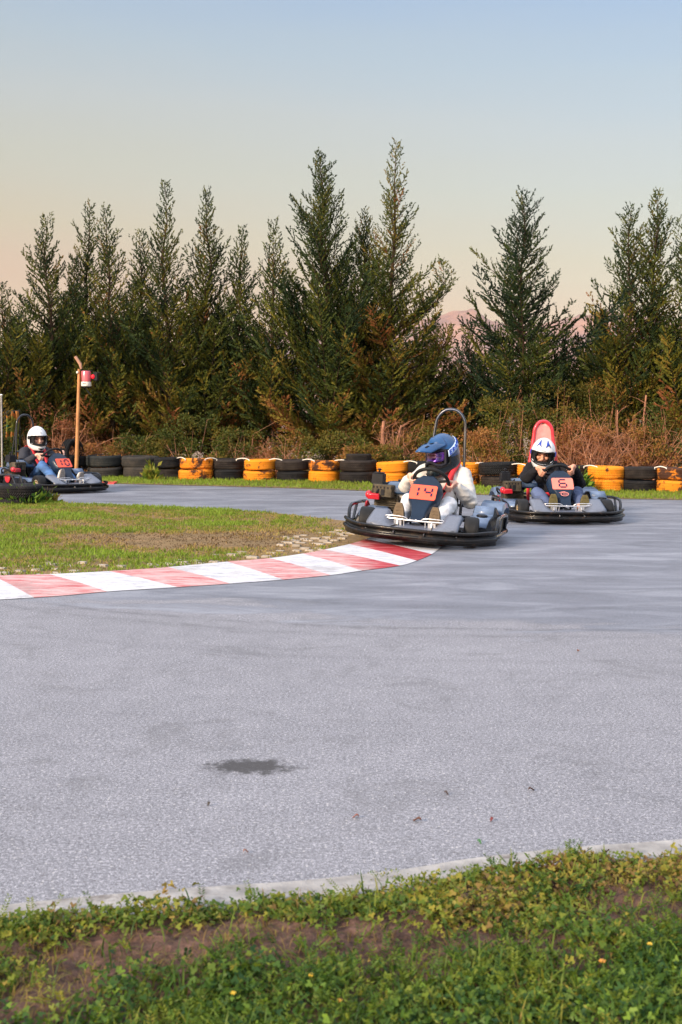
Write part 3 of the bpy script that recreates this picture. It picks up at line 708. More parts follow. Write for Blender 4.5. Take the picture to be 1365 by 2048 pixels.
TREES = [
 # label, px, py, Y, rad, kwargs
 ('low conifer cut by the left edge of the frame', 2, 575, 24.6, 1.30, dict(leaders=[(-.9, .2, 1.2, 3.0, .7)])),
 ('dense conifer above the left kart driver with a pointed tip', 96, 440, 25.2, 1.25, dict(leaders=[(-.75, .3, 1.5, 3.1, .7)], dens=1.1)),
 ('short rounded conifer between the driver and the lamp pole', 150, 520, 26.2, .95, dict(leaders=[(-.3, .3, 2, 4.0, .4)])),
 ('slim conifer above the lamp pole, left of a twin tip', 180, 416, 26.4, .85, dict(prof=.7)),
 ('slim conifer right of the lamp pole with a leaning wispy tip', 212, 424, 25.4, .95, dict(prof=.75, lean=-.15, leaders=[(.42, .1, 2.4, 4.15, .4)])),
 ('small thin conifer tip between the lamp pole tree and the spire tree', 279, 471, 26.6, .80, dict(prof=.6)),
 ('tall spire conifer with sparse needle like top in the left half', 331, 373, 25.4, 1.20, dict(prof=1.0, dens=1.1)),
 ('tall feathery conifer right of the sparse spire, with ascending boughs', 415, 389, 25.8, 1.25, dict(ang=42, prof=.85)),
 ('thin leaning conifer with outward feathery boughs on the left of centre', 486, 466, 25.9, .90, dict(ang=42, lean=.25, prof=.7, leaders=[(.55, 0, 1.8, 3.2, .5)])),
 ('narrow dark conifer just left of the big forked tree', 547, 451, 25.4, .95, dict(prof=.75, leaders=[(-.3, .2, 1.5, 3.0, .5)])),
 ('big conifer of the centre with a crooked tip leaning left', 640, 318, 24.8, 1.35, dict(lean=-.25, prof=.62, ang=42, tint=.62, leaders=[(-.85, .1, 2.3, 4.35, .5)], perm=21)),
 ('stocky conifer wedged between the two tallest trees', 731, 432, 25.6, 1.0, dict(prof=.6, ang=45, tint=.5)),
 ('tallest conifer of the row with a bare twisted tip', 793, 290, 24.8, 1.45, dict(prof=.95, ang=33, tint=.42, lean=.1, leaders=[(1.15, 0, 3.1, 4.6, .5), (1.2, .1, 2.2, 3.2, .5)], perm=19, dens=.85)),
 ('low bushy conifer behind the helmet of the middle driver', 872, 660, 26.5, 1.2, dict(tint=.4, dens=.8, bare=.3)),
 ('broad regular conifer above the red hooped kart', 1048, 388, 24.2, 1.38, dict(prof=.62, ang=28, tint=.74, base=1.0, perm=20, brown=.15)),
 ('low wide conifer filling the gap right of the tallest tree', 948, 655, 25.6, 1.1, dict(tint=.55, brown=.5)),
 ('low wide conifer just right of the broad regular tree', 1128, 668, 25.9, 1.1, dict(tint=.5, brown=.5)),
 ('low ragged conifer left of the right hand pair', 1205, 632, 25.2, 1.1, dict(tint=.5, brown=.5)),
 ('low young conifer between the broad tree and the right hand pair', 1168, 690, 26.0, .9, dict(tint=.5, bare=.3)),
 ('slim conifer, left one of the pair near the right edge', 1262, 424, 23.9, 1.0, dict(prof=.55, bare=.35, tint=.55, leaders=[(-.55, .2, 1.9, 3.5, .45)])),
 ('tall conifer, right one of the pair near the right edge', 1315, 394, 24.2, 1.1, dict(prof=.6, bare=.35, tint=.52)),
 ('conifer cut off by the right edge of the frame', 1385, 440, 23.8, 1.15, dict(prof=.6, tint=.5)),
 ('far conifer outside left', -110, 520, 25.2, 1.3, dict()),
]
BACK = [(45, 600), (135, 610), (240, 590), (300, 600), (375, 600), (450, 610), (520, 660), (600, 690), (690, 600), (755, 640), (840, 690), (960, 720), (1110, 740), (1225, 690), (1350, 650)]
for i, (lb, px, py, Y, rad, kw) in enumerate(TREES):
    if px < -50: lb = 'conifer beyond the left edge of the frame'
    conifer(lb, px, py, Y, rad, 100 + i, **kw)

POSW = ['at the far left', 'behind the left driver', 'behind the lamp pole', 'left of the spire tree', 'right of the spire tree', 'behind the feathery conifer', 'under the narrow dark tree', 'left of the crooked tree', 'behind the crooked tree', 'between the two tallest', 'behind the blue helmet', 'between the roll hoops', 'right of the red hoop', 'under the right pair', 'at the far right']
for i, (px, py) in enumerate(BACK): conifer('dark low conifer of the second row ' + POSW[i], px, py, 27.4, 1.15, 150 + i, prof=.7, tint=.6, brown=.1, perm=15, dens=.9)

# ---------------------------------------------------------------- shrubs and dry brush at the foot of the trees
m_shr = leafmat('shrub_leaf', [(0, (.27, .10, .05)), (.25, (.34, .16, .05)), (.45, (.20, .145, .025)), (.7, (.085, .105, .018)), (1, (.035, .065, .018))], .65, .3)
m_twig = simple('dry_twig', (.36, .17, .10), .85, 0, .35, 20)
def shrub(label, px, pyt, Y, wpx, tb, seed, n_=2600, leaf=.045, twigs=26, cat='shrub', name='shrub', dep=.4, grp='shrubs at the foot of the conifers'):
    Y += 1.35; rng = np.random.default_rng(seed); top = AT(px, (pyt - 22 * rng.random() + (24 if tb < .4 else 16)) if px < 940 else pyt - 22 * rng.random(), Y); h = top.z; rx = wpx * Y / FPX / 2
    root = empty(name, (top.x, Y, 0)); tag(root, label, cat, grp)
    nc = 34; cc_ = np.column_stack([rng.uniform(-1, 1, nc) * rx * .8, rng.uniform(-1, 1, nc) * dep, rng.uniform(.08, .9, nc) * h])
    cc_[:, 2] *= np.clip(1.05 - .55 * (np.abs(cc_[:, 0]) / rx) ** 2, .2, 1)
    cr_ = rng.uniform(.10, .24, nc) * (.5 + h * .4); ct = np.clip(tb + rng.normal(0, .12, nc), 0, 1)
    k = rng.integers(0, nc, n_); u = nrm(rng.normal(size=(n_, 3))) * (rng.random(n_)[:, None] ** .45)
    P = cc_[k] + u * cr_[k][:, None] * np.array([1.25, 1, .8]); P[:, 2] = np.abs(P[:, 2]); D = nrm(u + rng.normal(0, .6, (n_, 3)) + np.array([0, 0, .2]))
    V, F, T = blades(P, D, leaf * rng.uniform(.6, 1.3, n_), leaf * .45, rng, np.clip(ct[k] + rng.normal(0, .08, n_), 0, 1))
    leafobj('leaves', V, F, T, m_shr, root)
    mb = MB()
    for i in range(twigs):
        q = cc_[rng.integers(0, nc)]; a = np.array([rng.normal(0, rx * .25), rng.normal(0, dep * .3), 0]); m1 = (a + q) / 2 + rng.normal(0, .05, 3)
        e_ = q + rng.normal(0, .13, 3) + np.array([0, 0, .05]); mb.tube([a, m1, q, e_], [.012, .008, .005, .002], 4, cap=False)
    mb.build('stems', m_twig, root, ang=180)
    return root
rp = random.Random(8)
SH = [(12, 850, 24.0, 60, .85, 'small green shrub at the left edge beside the camouflage cloth'), (215, 862, 24.0, 110, .25, 'rusty brown shrub just right of the lamp pole'),
 (110, 800, 24.6, 150, .12, 'dry reddish brown shrub above the left kart driver'), (280, 850, 24.3, 150, .75, 'dark green shrub behind the grey tyres'),
 (390, 820, 24.2, 170, .72, 'leafy green shrub behind the first orange stack'), (480, 850, 24.1, 120, .7, 'green shrub between the two left orange stacks'),
 (540, 872, 23.8, 110, .22, 'reddish dry shrub behind the third black stack'), (600, 852, 23.8, 120, .6, 'olive shrub behind the third orange stack'),
 (680, 850, 23.8, 130, .7, 'olive green shrub left of the bare trunk'), (720, 872, 23.3, 90, .45, 'low yellowish shrub behind the wide black stack'),
 (770, 880, 23.4, 90, .5, 'low shrub at the foot of the sunlit bare trunk'), (850, 840, 23.6, 140, .55, 'olive shrub behind the blue helmet'),
 (880, 868, 23.0, 110, .35, 'golden brown shrub behind the chrome roll hoop'), (965, 868, 22.7, 120, .3, 'orange brown shrub between the hoops'),
 (1000, 790, 23.4, 140, .62, 'tall yellow green shrub left of the red hoop'), (1060, 800, 23.2, 120, .6, 'yellow green shrub behind the red hoop'),
 (1100, 760, 23.6, 130, .55, 'tall loose shrub right of the red hoop'), (1215, 740, 23.8, 130, .6, 'tall olive shrub under the gap in the conifers'),
 (1170, 850, 22.6, 130, .12, 'brown dry shrub right of the right hand driver'), (1350, 800, 22.8, 150, .75, 'dark green shrub at the right edge'),
 (1290, 870, 22.6, 120, .2, 'low brown shrub behind the right hand orange stacks'), (330, 890, 23.9, 100, .35, 'low brown tinged shrub above the black stack'),
 (450, 895, 23.6, 90, .55, 'low olive shrub just above the first orange stack'), (160, 850, 24.8, 100, .1, 'dull brown shrub behind the pole')]
for i, (px, py, Y, wp, tb, lb) in enumerate(SH): shrub(lb, px, py, Y, wp, tb, 300 + i, n_=5200 if wp > 120 else 4000, leaf=.058)
def brush(label, px, pyt, Y, wpx, seed, n_=90):
    Y += 1.5; rng = np.random.default_rng(seed); top = AT(px, pyt, Y); h = top.z; rx = wpx * Y / FPX / 2
    root = empty('dry_brush', (top.x, Y, 0)); tag(root, label, 'dry brush', 'dry twiggy brush behind the tyre wall'); mb = MB(); P = []; D = []
    for i in range(n_):
        a = np.array([rng.normal(0, rx * .45), rng.normal(0, .25), 0]); d = np.array([rng.normal(0, .5), rng.normal(0, .4), 1.0]); L = h * rng.uniform(.45, 1.1)
        pts = [a + d * L * t * .8 + np.array([1, 0, 0]) * math.sin(t * 3 + i) * .06 + np.array([0, 0, -.35 * L]) * t ** 3 * abs(d[0]) for t in (0, .25, .5, .75, 1)]
        mb.tube(pts, [.012, .010, .007, .005, .002], 4, cap=False)
        for j in range(4):
            q = pts[rng.integers(1, 5)]; e_ = rng.normal(0, .16, 3) + np.array([0, 0, .06]); mb.tube([q, q + e_ * .5 + rng.normal(0, .02, 3), q + e_], [.005, .003, .0015], 3, cap=False)
            for _ in range(5): P.append(q + e_ * rng.random()); D.append(rng.normal(0, 1, 3))
    mb.build('twigs', m_twig, root, ang=180)
    V, F, T = blades(np.array(P), np.array(D), .04, .016, rng, rng.uniform(0, .3, len(P))); leafobj('dead_leaves', V, F, T, m_shr, root)
brush('tangle of dry reddish twigs right of the right hand driver', 1175, 820, 22.3, 130, 401)
brush('tall bare brown twigs behind the right hand orange stacks', 1290, 790, 22.6, 140, 402)
brush('dry brown twigs behind the shoulder of the left driver', 120, 800, 24.2, 90, 403, 60)
brush('rusty twigs right of the sunlit bare trunk', 800, 815, 23.7, 70, 404, 60)
brush('dry twigs low down behind the black stack left of the middle', 560, 850, 23.7, 90, 405, 50)
# bare sunlit trunks standing forward of the row
m_bark2 = simple('pale_bark', (.30, .14, .085), .85, 0, .4, 14, 0, .5, (.18, .08, .05))
def bare_trunk(label, px, pyt, Y, r_, seed, kx=0):
    Y += 1.2; rng = random.Random(seed); t = AT(px, pyt, Y); root = empty('bare_trunk', (t.x, Y, 0)); tag(root, label, 'tree trunk', 'bare trunks between the shrubs')
    mb = MB(); mb.tube(curve([(0, 0, 0), (.02 + kx * .3, 0, t.z * .35), (-.02 + kx * .7, 0, t.z * .7), (kx, 0, t.z)], 4), [r_ * (1 - .045 * i) for i in range(13)], 10, cap=True)
    W = mb
    for i in range(7):
        z = t.z * rng.uniform(.5, .98); a = rng.uniform(0, 6.28); L = rng.uniform(.15, .4)
        mb.tube([(kx * z / t.z, 0, z), (kx + math.cos(a) * L * .5, math.sin(a) * L * .5, z + L * .3), (kx + math.cos(a) * L, math.sin(a) * L, z + L * .5)], [.010, .006, .002], 5, cap=False)
    mb.build('trunk', m_bark2, root, ang=180)
bare_trunk('thick pale bare trunk left of the blue helmet', 768, 842, 23.6, .07, 1)
bare_trunk('thinner bare trunk leaning right beside the thick pale one', 784, 850, 23.7, .045, 2, .2)
bare_trunk('bare brown trunk behind the right hand brush', 1288, 790, 23.6, .035, 3, .05)
bare_trunk('thin bare trunk left of the brown one in the right hand brush', 1245, 820, 23.5, .03, 4, -.1)
bare_trunk('short reddish trunk under the broad regular conifer', 1043, 770, 24.1, .07, 5)

# ---------------------------------------------------------------- tyres
def tyremat(name, base, worn, lo, hi, rough):
    m, n, b = newmat(name); co = objco(n)
    oi = N(n, 'ShaderNodeObjectInfo'); off = N(n, 'ShaderNodeVectorMath', operation='ADD')
    rv = math_(n, 'MULTIPLY', oi.outputs['Random'], 37.0); cmb = N(n, 'ShaderNodeCombineXYZ'); n.links.new(rv, cmb.inputs[0]); n.links.new(rv, cmb.inputs[1])
    n.links.new(co, off.inputs[0]); n.links.new(cmb.outputs[0], off.inputs[1])
    f = noise(n, off.outputs[0], 5, 7, .68, .3); g = noise(n, off.outputs[0], 38, 5, .7)
    thr = math_(n, 'ADD', f, math_(n, 'MULTIPLY', oi.outputs['Random'], .10))
    c = mixc(n, sstep(n, thr, lo, hi), base, worn); c = mixc(n, .35, c, ramp(n, g, [(.3, (.6, .6, .6)), (.7, (1, 1, 1))]), 'MULTIPLY')
    c = mixc(n, math_(n, 'MULTIPLY', oi.outputs['Random'], .10), c, (.16, .09, .05))
    n.links.new(c, b.inputs['Base Color']); b.inputs['Roughness'].default_value = rough; b.inputs['Specular IOR Level'].default_value = .18
    # tread blocks: slanted notches round the tread
    s = N(n, 'ShaderNodeSeparateXYZ'); n.links.new(co, s.inputs[0]); at_ = math_(n, 'ARCTAN2', s.outputs[1], s.outputs[0])
    w1 = math_(n, 'SINE', math_(n, 'ADD', math_(n, 'MULTIPLY', at_, 64), math_(n, 'MULTIPLY', math_(n, 'ABSOLUTE', math_(n, 'SUBTRACT', s.outputs[2], .1)), 160)))
    h = math_(n, 'ADD', math_(n, 'MULTIPLY', w1, .8), g); bump(n, b, h, .8, .007)
    return m
m_tyre = tyremat('tyre_black', (.010, .012, .015), (.028, .027, .027), .5, .7, .62)
m_tyreg = tyremat('tyre_grey', (.028, .034, .037), (.055, .055, .052), .48, .7, .75)
m_tyreo = tyremat('tyre_orange', (.95, .33, .018), (.09, .035, .02), .60, .68, .55)
m_tyreo2 = tyremat('tyre_orange_worn', (.92, .30, .022), (.07, .03, .02), .50, .60, .55)
def tyre_mesh(Rr=.31, w_=.20, seed=0, deep=0):
    hw = w_ / 2; ri = Rr * .60; pr = []
    outer = [(Rr * .62, -hw * .72), (Rr * .78, -hw * .98), (Rr * .90, -hw), (Rr * .965, -hw * .86), (Rr * .99, -hw * .66)]
    g = .012
    for z in (-.42, -.02, .38):
        outer += [(Rr, (z - .10) * hw * 1.0), (Rr, z * hw), (Rr - g, z * hw + .001), (Rr - g, z * hw + .010), (Rr, z * hw + .011)]
    outer += [(Rr * .99, hw * .66), (Rr * .965, hw * .86), (Rr * .90, hw), (Rr * .78, hw * .98), (Rr * .62, hw * .72), (Rr * .60, hw * .55), (Rr * .66, hw * .4), (Rr * .86, hw * .7), (Rr * .9, 0), (Rr * .86, -hw * .7), (Rr * .66, -hw * .4), (Rr * .60, -hw * .55)]
    mb = MB(); mb.lathe([(r, z + hw) for r, z in outer], n=40, wob=.012 + .01 * (seed % 3)); return mb
TM = {}
def tyre_obj(kind, seed, Rr, w_):
    key = (kind, round(Rr, 2), round(w_, 2), seed % 3)
    if key not in TM:
        mat = {'b': m_tyre, 'g': m_tyreg, 'o': m_tyreo, 'w': m_tyreo2}[kind]
        TM[key] = tyre_mesh(Rr, w_, seed).mesh('tyre', mat, True, 50)
    o = bpy.data.objects.new('tyre', TM[key]); COL.objects.link(o); return o
# stacks: (x0, x1, y of base centre line px, kind upper, kind lower, description)
ST = [(-60, 10, 953, 'o', 'o', 'orange stack cut by the left edge'), (12, 62, 953, 'b', 'b', 'black stack behind the left kart driver, left one'), (64, 130, 954, 'b', 'b', 'black stack hidden behind the left kart driver'),
 (132, 166, 955, 'b', 'b', 'narrow black stack beside the lamp pole'), (167, 238, 956.5, 'g', 'g', 'grey stack right of the lamp pole'), (239, 312, 958, 'g', 'g', 'wide grey stack, second from the lamp pole'),
 (305, 360, 959, 'b', 'b', 'dark stack squeezed between grey and orange'), (357, 421, 962, 'w', 'w', 'first full orange stack from the left'), (421, 483, 962, 'b', 'b', 'black stack between the first two orange ones'),
 (484, 550, 963.5, 'o', 'o', 'orange stack with one black blotch'), (550, 616, 964.5, 'b', 'b', 'black stack right of the blotched orange one'), (616, 680, 966, 'w', 'o', 'orange stack with heavily worn upper tyre'),
 (680, 753, 968, 'b', 'b', 'wide black stack left of the blue helmet'), (753, 819, 969.5, 'o', 'o', 'orange stack behind the engine of the middle kart'), (820, 889, 971, 'b', 'b', 'black stack behind the blue helmet'),
 (893, 963, 974, 'o', 'o', 'orange stack behind the shoulder of the middle driver'), (964, 1038, 977, 'b', 'b', 'black stack between the two right karts'), (1040, 1110, 979, 'o', 'o', 'orange stack behind the right hand driver'),
 (1112, 1183, 982, 'b', 'b', 'black stack at the shoulder of the right hand driver'), (1184, 1255, 984.5, 'o', 'o', 'first orange stack right of the right hand driver'), (1256, 1322, 985.5, 'b', 'b', 'black stack between the last two orange ones'),
 (1323, 1394, 987, 'w', 'o', 'orange stack cut by the right edge')]
rs = random.Random(12); m_rope = simple('white_rope', (.75, .72, .66), .8)
prev = None
COLN = {'b': 'black', 'g': 'weathered grey black', 'o': 'orange painted', 'w': 'worn orange painted'}
for i, (x0, x1, yb, ku, kl, desc) in enumerate(ST):
    xm = (x0 + x1) / 2; p = G(xm, yb); Y = p.y; Rr = max(.30, min(.36, (x1 - x0) * Y / FPX / 2))
    X = (xm - CX) / FPX * Y; hh_ = .217 if Rr < .33 else .225; Rr *= 1.06
    for lv, kd in ((0, kl), (1, ku)):
        o = tyre_obj(kd, i + lv, Rr, hh_); o.rotation_euler = (rs.uniform(-.035, .035), rs.uniform(-.035, .035), rs.uniform(0, 6.28))
        o.location = (X + rs.uniform(-.022, .022), Y + Rr + rs.uniform(-.03, .03), .0 + lv * (hh_ + .004) + (.01 if lv else 0)); s = rs.uniform(.96, 1.02); o.scale = (s * rs.uniform(.96, 1.03), s * rs.uniform(.96, 1.03), rs.uniform(.92, 1.03))
        tag(o, f"{'upper' if lv else 'lower'} tyre of the {desc}", 'tyre', 'tyres stacked two high along the track')
    if i == 13:   # tilted extra orange upper tyre look
        o.rotation_euler[0] = .05
    if prev is not None and i > 6 and rs.random() < .75:
        a = Vector((prev[0] + .20, prev[1] + .1, .43)); c = Vector((X - .20, Y + .1, .43)); m1 = a.lerp(c, .5) + Vector((0, 0, .025))
        q = MB(); q.tube(curve([a - Vector((0, 0, .03)), a, m1, c, c - Vector((0, 0, .03))], 4), .009, 6); q = q.build('rope', m_rope)
        tag(q, f'pale rope end at the {desc}', 'rope', 'ropes between the tyre stacks')
    prev = (X, Y)
# extra tyre lying on the wide black stack
p = G(718, 968); o = tyre_obj('b', 1, .25, .14); o.location = ((718 - CX) / FPX * p.y, p.y + .4, .43); tag(o, 'small black tyre lying on top of the wide black stack left of the middle', 'tyre')
# near pair on the infield, second stack outside
for (px, dy, lb) in ((38, 0, ''), (-48, .25, ' outside the frame')):
    p = G(px, 1012); X = (px - CX) / FPX * (p.y + .3)
    for lv in (0, 1):
        if dy and lv < 0: continue
        o = tyre_obj('b', 2 - lv, .315, .19); o.location = (X + (.0 if lv else -.03), p.y + .3 + dy, -.10 + lv * .185); o.rotation_euler = (0, 0, 1 + lv + px)
        tag(o, f"{'upper' if lv else 'lower'} of the two black tyres lying on the infield in front of the left kart" if not dy else f"{'upper' if lv else 'lower'} black tyre of the pair cut by the left edge on the infield", 'tyre', 'tyres on the infield')
# tyre standing upright by the pole
t = AT(143, 894, 25.3); o = tyre_obj('b', 0, .31, .2); o.location = (t.x, 25.0, .50); o.rotation_euler = (R(90), R(0), R(66)); tag(o, 'black tyre standing upright just left of the lamp pole', 'tyre')

# ---------------------------------------------------------------- lamp pole
m_wood = simple('pole_wood', (.50, .23, .085), .6, 0, .25, 6, 0, .2); m_wood2 = simple('grey_wood', (.45, .25, .17), .8)
m_white = simple('white_plastic', (.78, .78, .72), .45); m_blk = simple('black_plastic', (.02, .021, .024), .4, 0, .3)
m_lens, n, b = newmat('red_lens'); b.inputs['Base Color'].default_value = (.62, .12, .15, 1); b.inputs['Roughness'].default_value = .25; b.inputs['Coat Weight'].default_value = .5
m_lit, n, b = newmat('red_lamp_lit'); b.inputs['Base Color'].default_value = (.6, .01, .02, 1); b.inputs['Emission Color'].default_value = (1, .01, .03, 1); b.inputs['Emission Strength'].default_value = .55
PY_ = 24.6; t = AT(159, 735, PY_); pb = AT(154, 913, PY_); root = empty('lamp_pole', (pb.x, PY_, 0)); tag(root, 'wooden pole with a red beacon lamp beside the left kart', 'signal pole')
dxp = t.x - pb.x; px_ = lambda x, y: Vector((AT(x, y, PY_).x - pb.x, 0, AT(x, y, PY_).z))
mb = MB(); mb.tube([(-dxp * .3, 0, 0), (0, 0, pb.z), px_(159, 738)], [.040, .039, .032], 12); mb.build('pole', m_wood, root)
mb = MB(); c = px_(174, 763.5); mb.lathe([(.0, -.0), (.092, 0), (.098, .20), (.09, .215), (0, .22)], (c.x, -.05, c.z), n=20, closed=False); mb.build('beacon_lens', m_lens, root)
mb = MB(); mb.lathe([(0, 0), (.098, 0), (.104, .012), (.10, .088), (0, .09)], (c.x, -.05, c.z - .092), n=20, closed=False); bs = mb.build('beacon_base', m_white, root)
mb = MB()
for k in range(4): mb.box((c.x - .05 + k * .018, -.151, c.z - .045), (.010, .006, .016))
mb.build('label', m_blk, bs, smooth=False)
mb = MB(); mb.box((c.x + .0, .0, c.z + .225), (.24, .12, .014)); mb.box((c.x - .02, .055, c.z + .05), (.2, .012, .34)); mb.build('bracket', m_blk, root, bevel=.003)
c2 = px_(190, 753); mb = MB(); mb.box((c2.x + .02, .02, c2.z), (.085, .14, .17)); mb.box((c2.x + .07, .02, c2.z + .075), (.12, .10, .012)); mb.build('lamp_housing', m_blk, root, bevel=.008)
mb = MB(); mb.ell((c2.x - .03, -.05, c2.z - .005), (.038, .03, .045)); mb.build('red_lamp', m_lit, root)
mb = MB(); mb.ell((px_(158, 745).x - .02, -.03, px_(158, 745).z), (.026, .03, .028)); mb.build('insulator', m_white, root)
a1, a2 = px_(151, 713), px_(161, 728); mb = MB(); mb.tube([a1, a2, px_(163, 738)], [.032, .034, .02], 10); mb.build('stub', m_wood2, root, ang=30)
mb = MB(); mb.tube(curve([px_(170, 772), px_(176, 783), px_(183, 790)], 4), .012, 6); mb.build('cable', m_blk, root)

# camouflage net panel and white post at the far left, green hedge base
m_cam, n, b = newmat('camouflage_cloth'); co = objco(n); f = noise(n, co, 2.6, 2, .5, .4)
n.links.new(ramp(n, f, [(0, (.01, .11, .05)), (.42, (.14, .15, .02)), (.52, (.32, .12, .02)), (.60, (.015, .03, .02))], 'CONSTANT'), b.inputs['Base Color']); b.inputs['Roughness'].default_value = .85
t = AT(24, 822, 25.1); root = empty('camouflage_screen', (t.x, 25.1, 0)); tag(root, 'green and orange camouflage cloth screen behind the left kart', 'screen')
mb = MB(); mb.grid(lambda u, v: Vector(((u - .5) * .28 + .02 * math.sin(v * 9), .05 * math.sin(u * 17 + v * 3), v * t.z)), 24, 20); mb.build('cloth', m_cam, root, solid=.006, ang=180)
mb = MB(); mb.tube([(-.15, .03, 0), (-.15, .03, t.z + .03)], .018, 8); mb.tube([(.15, .03, 0), (.15, .03, t.z + .03)], .018, 8); mb.tube([(-.17, .03, t.z), (.17, .03, t.z)], .014, 8); mb.build('frame', m_blk, root)
t = AT(3, 790, 24.3); root = empty('white_post', (t.x, 24.3, 0)); tag(root, 'thin white post at the very left edge behind the tyres', 'post')
mb = MB(); mb.tube([(0, 0, 0), (0, 0, t.z)], .018, 10); mb.build('post', m_conc, root); mb = MB(); mb.ell((0, 0, t.z), (.03, .03, .02)); mb.build('cap', m_white, root)

# utility poles far behind with wires
for k, (px, py) in enumerate(((921, 728), (1120, 735))):
    t = AT(px, py, 58); root = empty('utility_pole', (t.x, 58, 0)); tag(root, ('distant wooden utility pole seen in the gap right of the tallest conifer', 'distant utility pole behind the broad regular conifer')[k], 'utility pole', 'distant utility poles')
    mb = MB(); mb.tube([(0, 0, 0), (0, 0, t.z)], [.16, .11], 10); mb.build('pole', m_bark, root); mb = MB(); mb.box((0, 0, t.z - .5), (1.1, .1, .12)); mb.build('crossarm', m_bark, root)
a = AT(921, 735, 58); c = AT(1120, 742, 58)
for k, dz in enumerate((-.3, -.75)):
    mb = MB(); mb.tube([Vector((a.x - 18 + (c.x - a.x + 36) * i / 20, 58, a.z + dz - .5 * math.sin(math.pi * i / 20))) for i in range(21)], .02, 5)
    o = mb.build('power_line', m_blk); tag(o, ('upper', 'lower')[k] + ' dark cable strung between the distant utility poles', 'cable')
# ---------------------------------------------------------------- kart materials
m_rail = simple('bumper_black', (.008, .008, .009), .34, .0, .4, 20, .1, 0, (.06, .035, .022))
m_gloss = simple('body_black_gloss', (.008, .020, .045), .36, 0, .2, 8, .05)
m_pod = simple('pod_sky_tint', (.12, .18, .30), .36, 0, .25, 10, .5)  # black plastic with the sky reflection put into its colour
m_podd = simple('pod_dark', (.009, .010, .014), .42, 0, .3, 10)
m_panel = simple('front_panel_grey', (.12, .14, .19), .42, 0, .12, 60, .15)
m_kt = simple('kart_rubber', (.013, .014, .016), .6, 0, .3, 18)
m_rim = simple('rim_metal', (.72, .60, .42), .35, .7, .2, 10)
m_chrome = simple('steel_tube', (.34, .34, .36), .25, .9, .15, 10)
m_hoopd = simple('hoop_dark', (.03, .034, .042), .22, .4, .2, 10, .5)
m_eng = simple('engine_cast', (.07, .058, .04), .55, .5, .4, 25, 0, .3)
m_tank = simple('tank_blue_black', (.045, .085, .16), .22, 0, .2, 6, .6)
m_redp = simple('red_plastic', (.50, .012, .025), .35, 0, .2, 10, .4)
m_seat = simple('seat_black', (.02, .021, .024), .5)
m_pinkpad = simple('headrest_pink', (.80, .30, .28), .55); m_redhoop = simple('hoop_red', (.66, .03, .05), .32, 0, .2, 8, .5)
m_plate = simple('plate_orange', (.82, .105, .05), .5, 0, .08, 10); m_plate2 = simple('plate_pink', (.80, .22, .17), .5, 0, .08, 10)
m_navy = simple('number_navy', (.015, .012, .06), .45); m_webr = simple('webbing_red', (.60, .02, .03), .6)
m_silver = simple('pedal_silver', (.78, .78, .80), .3, .6, .1)
m_yell = simple('webbing_yellow', (.55, .48, .08), .6); m_dash = simple('badge_white', (.75, .6, .62), .5)

def seg7(mb, ch, cx, cz, w_, h_, t, P):
    S = {'1': 'L', '4': 'fgbc', '6': 'afgedc', '0': 'abcdef', '8': 'abcdefg'}[ch]
    g = t * .55; hw, hh2 = w_ / 2, h_ / 2
    def bar(x0, z0, x1, z1):
        dx, dz = x1 - x0, z1 - z0; L = math.hypot(dx, dz); nx, nz_ = -dz / L * t / 2, dx / L * t / 2
        q = [(x0 + nx, z0 + nz_), (x1 + nx, z1 + nz_), (x1 - nx, z1 - nz_), (x0 - nx, z0 - nz_)]
        mb.add([P(a, b_, .0045) for a, b_ in q] + [P(a, b_, .001) for a, b_ in q], [(0, 1, 2, 3), (4, 5, 6, 7), (0, 1, 5, 4), (1, 2, 6, 5), (2, 3, 7, 6), (3, 0, 4, 7)])
    D = {'a': (-hw + g, hh2, hw - g, hh2), 'd': (-hw + g, -hh2, hw - g, -hh2), 'g': (-hw + g, 0, hw - g, 0), 'f': (-hw, hh2 - g, -hw, g), 'e': (-hw, -g, -hw, -hh2 + g), 'b': (hw, hh2 - g, hw, g), 'c': (hw, -g, hw, -hh2 + g)}
    if S == 'L': S = 'bc'
    for k in S:
        a, b_, c, d = D[k]; bar(cx + a, cz + b_, cx + c, cz + d)

def wheel(root, x, y, r_, w_, steer=0, side=1):
    o = empty('wheel', (x, y, r_)); o.parent = root; o.rotation_euler = (0, 0, steer)
    hw = w_ / 2; pr = [(r_ * .52, -hw * .8), (r_ * .8, -hw), (r_ * .93, -hw * .93), (r_ * .985, -hw * .75), (r_, -hw * .4), (r_, hw * .4), (r_ * .985, hw * .75), (r_ * .93, hw * .93), (r_ * .8, hw), (r_ * .52, hw * .8), (r_ * .5, hw * .6), (r_ * .5, -hw * .6)]
    MB().lathe(pr, axis=(0, 1, 0), n=32).build('tyre', m_kt, o)
    q = hw * .82 * side
    mb = MB(); mb.lathe([(r_ * .53, -hw * .8), (r_ * .53, hw * .8), (r_ * .42, hw * .78), (r_ * .40, hw * .2), (r_ * .15, hw * .15), (r_ * .15, -hw * .15), (r_ * .40, -hw * .2), (r_ * .42, -hw * .78)], axis=(0, 1, 0), n=24)
    mb.tube([(0, -hw * .3, 0), (0, hw * .3, 0)], r_ * .16, 10)
    for k in range(5):
        a = 2 * math.pi * k / 5; mb.tube([(math.cos(a) * r_ * .14, side * hw * .3, math.sin(a) * r_ * .14), (math.cos(a) * r_ * .42, side * hw * .55, math.sin(a) * r_ * .42)], r_ * .05, 6)
    mb.build('rim', m_rim, o)

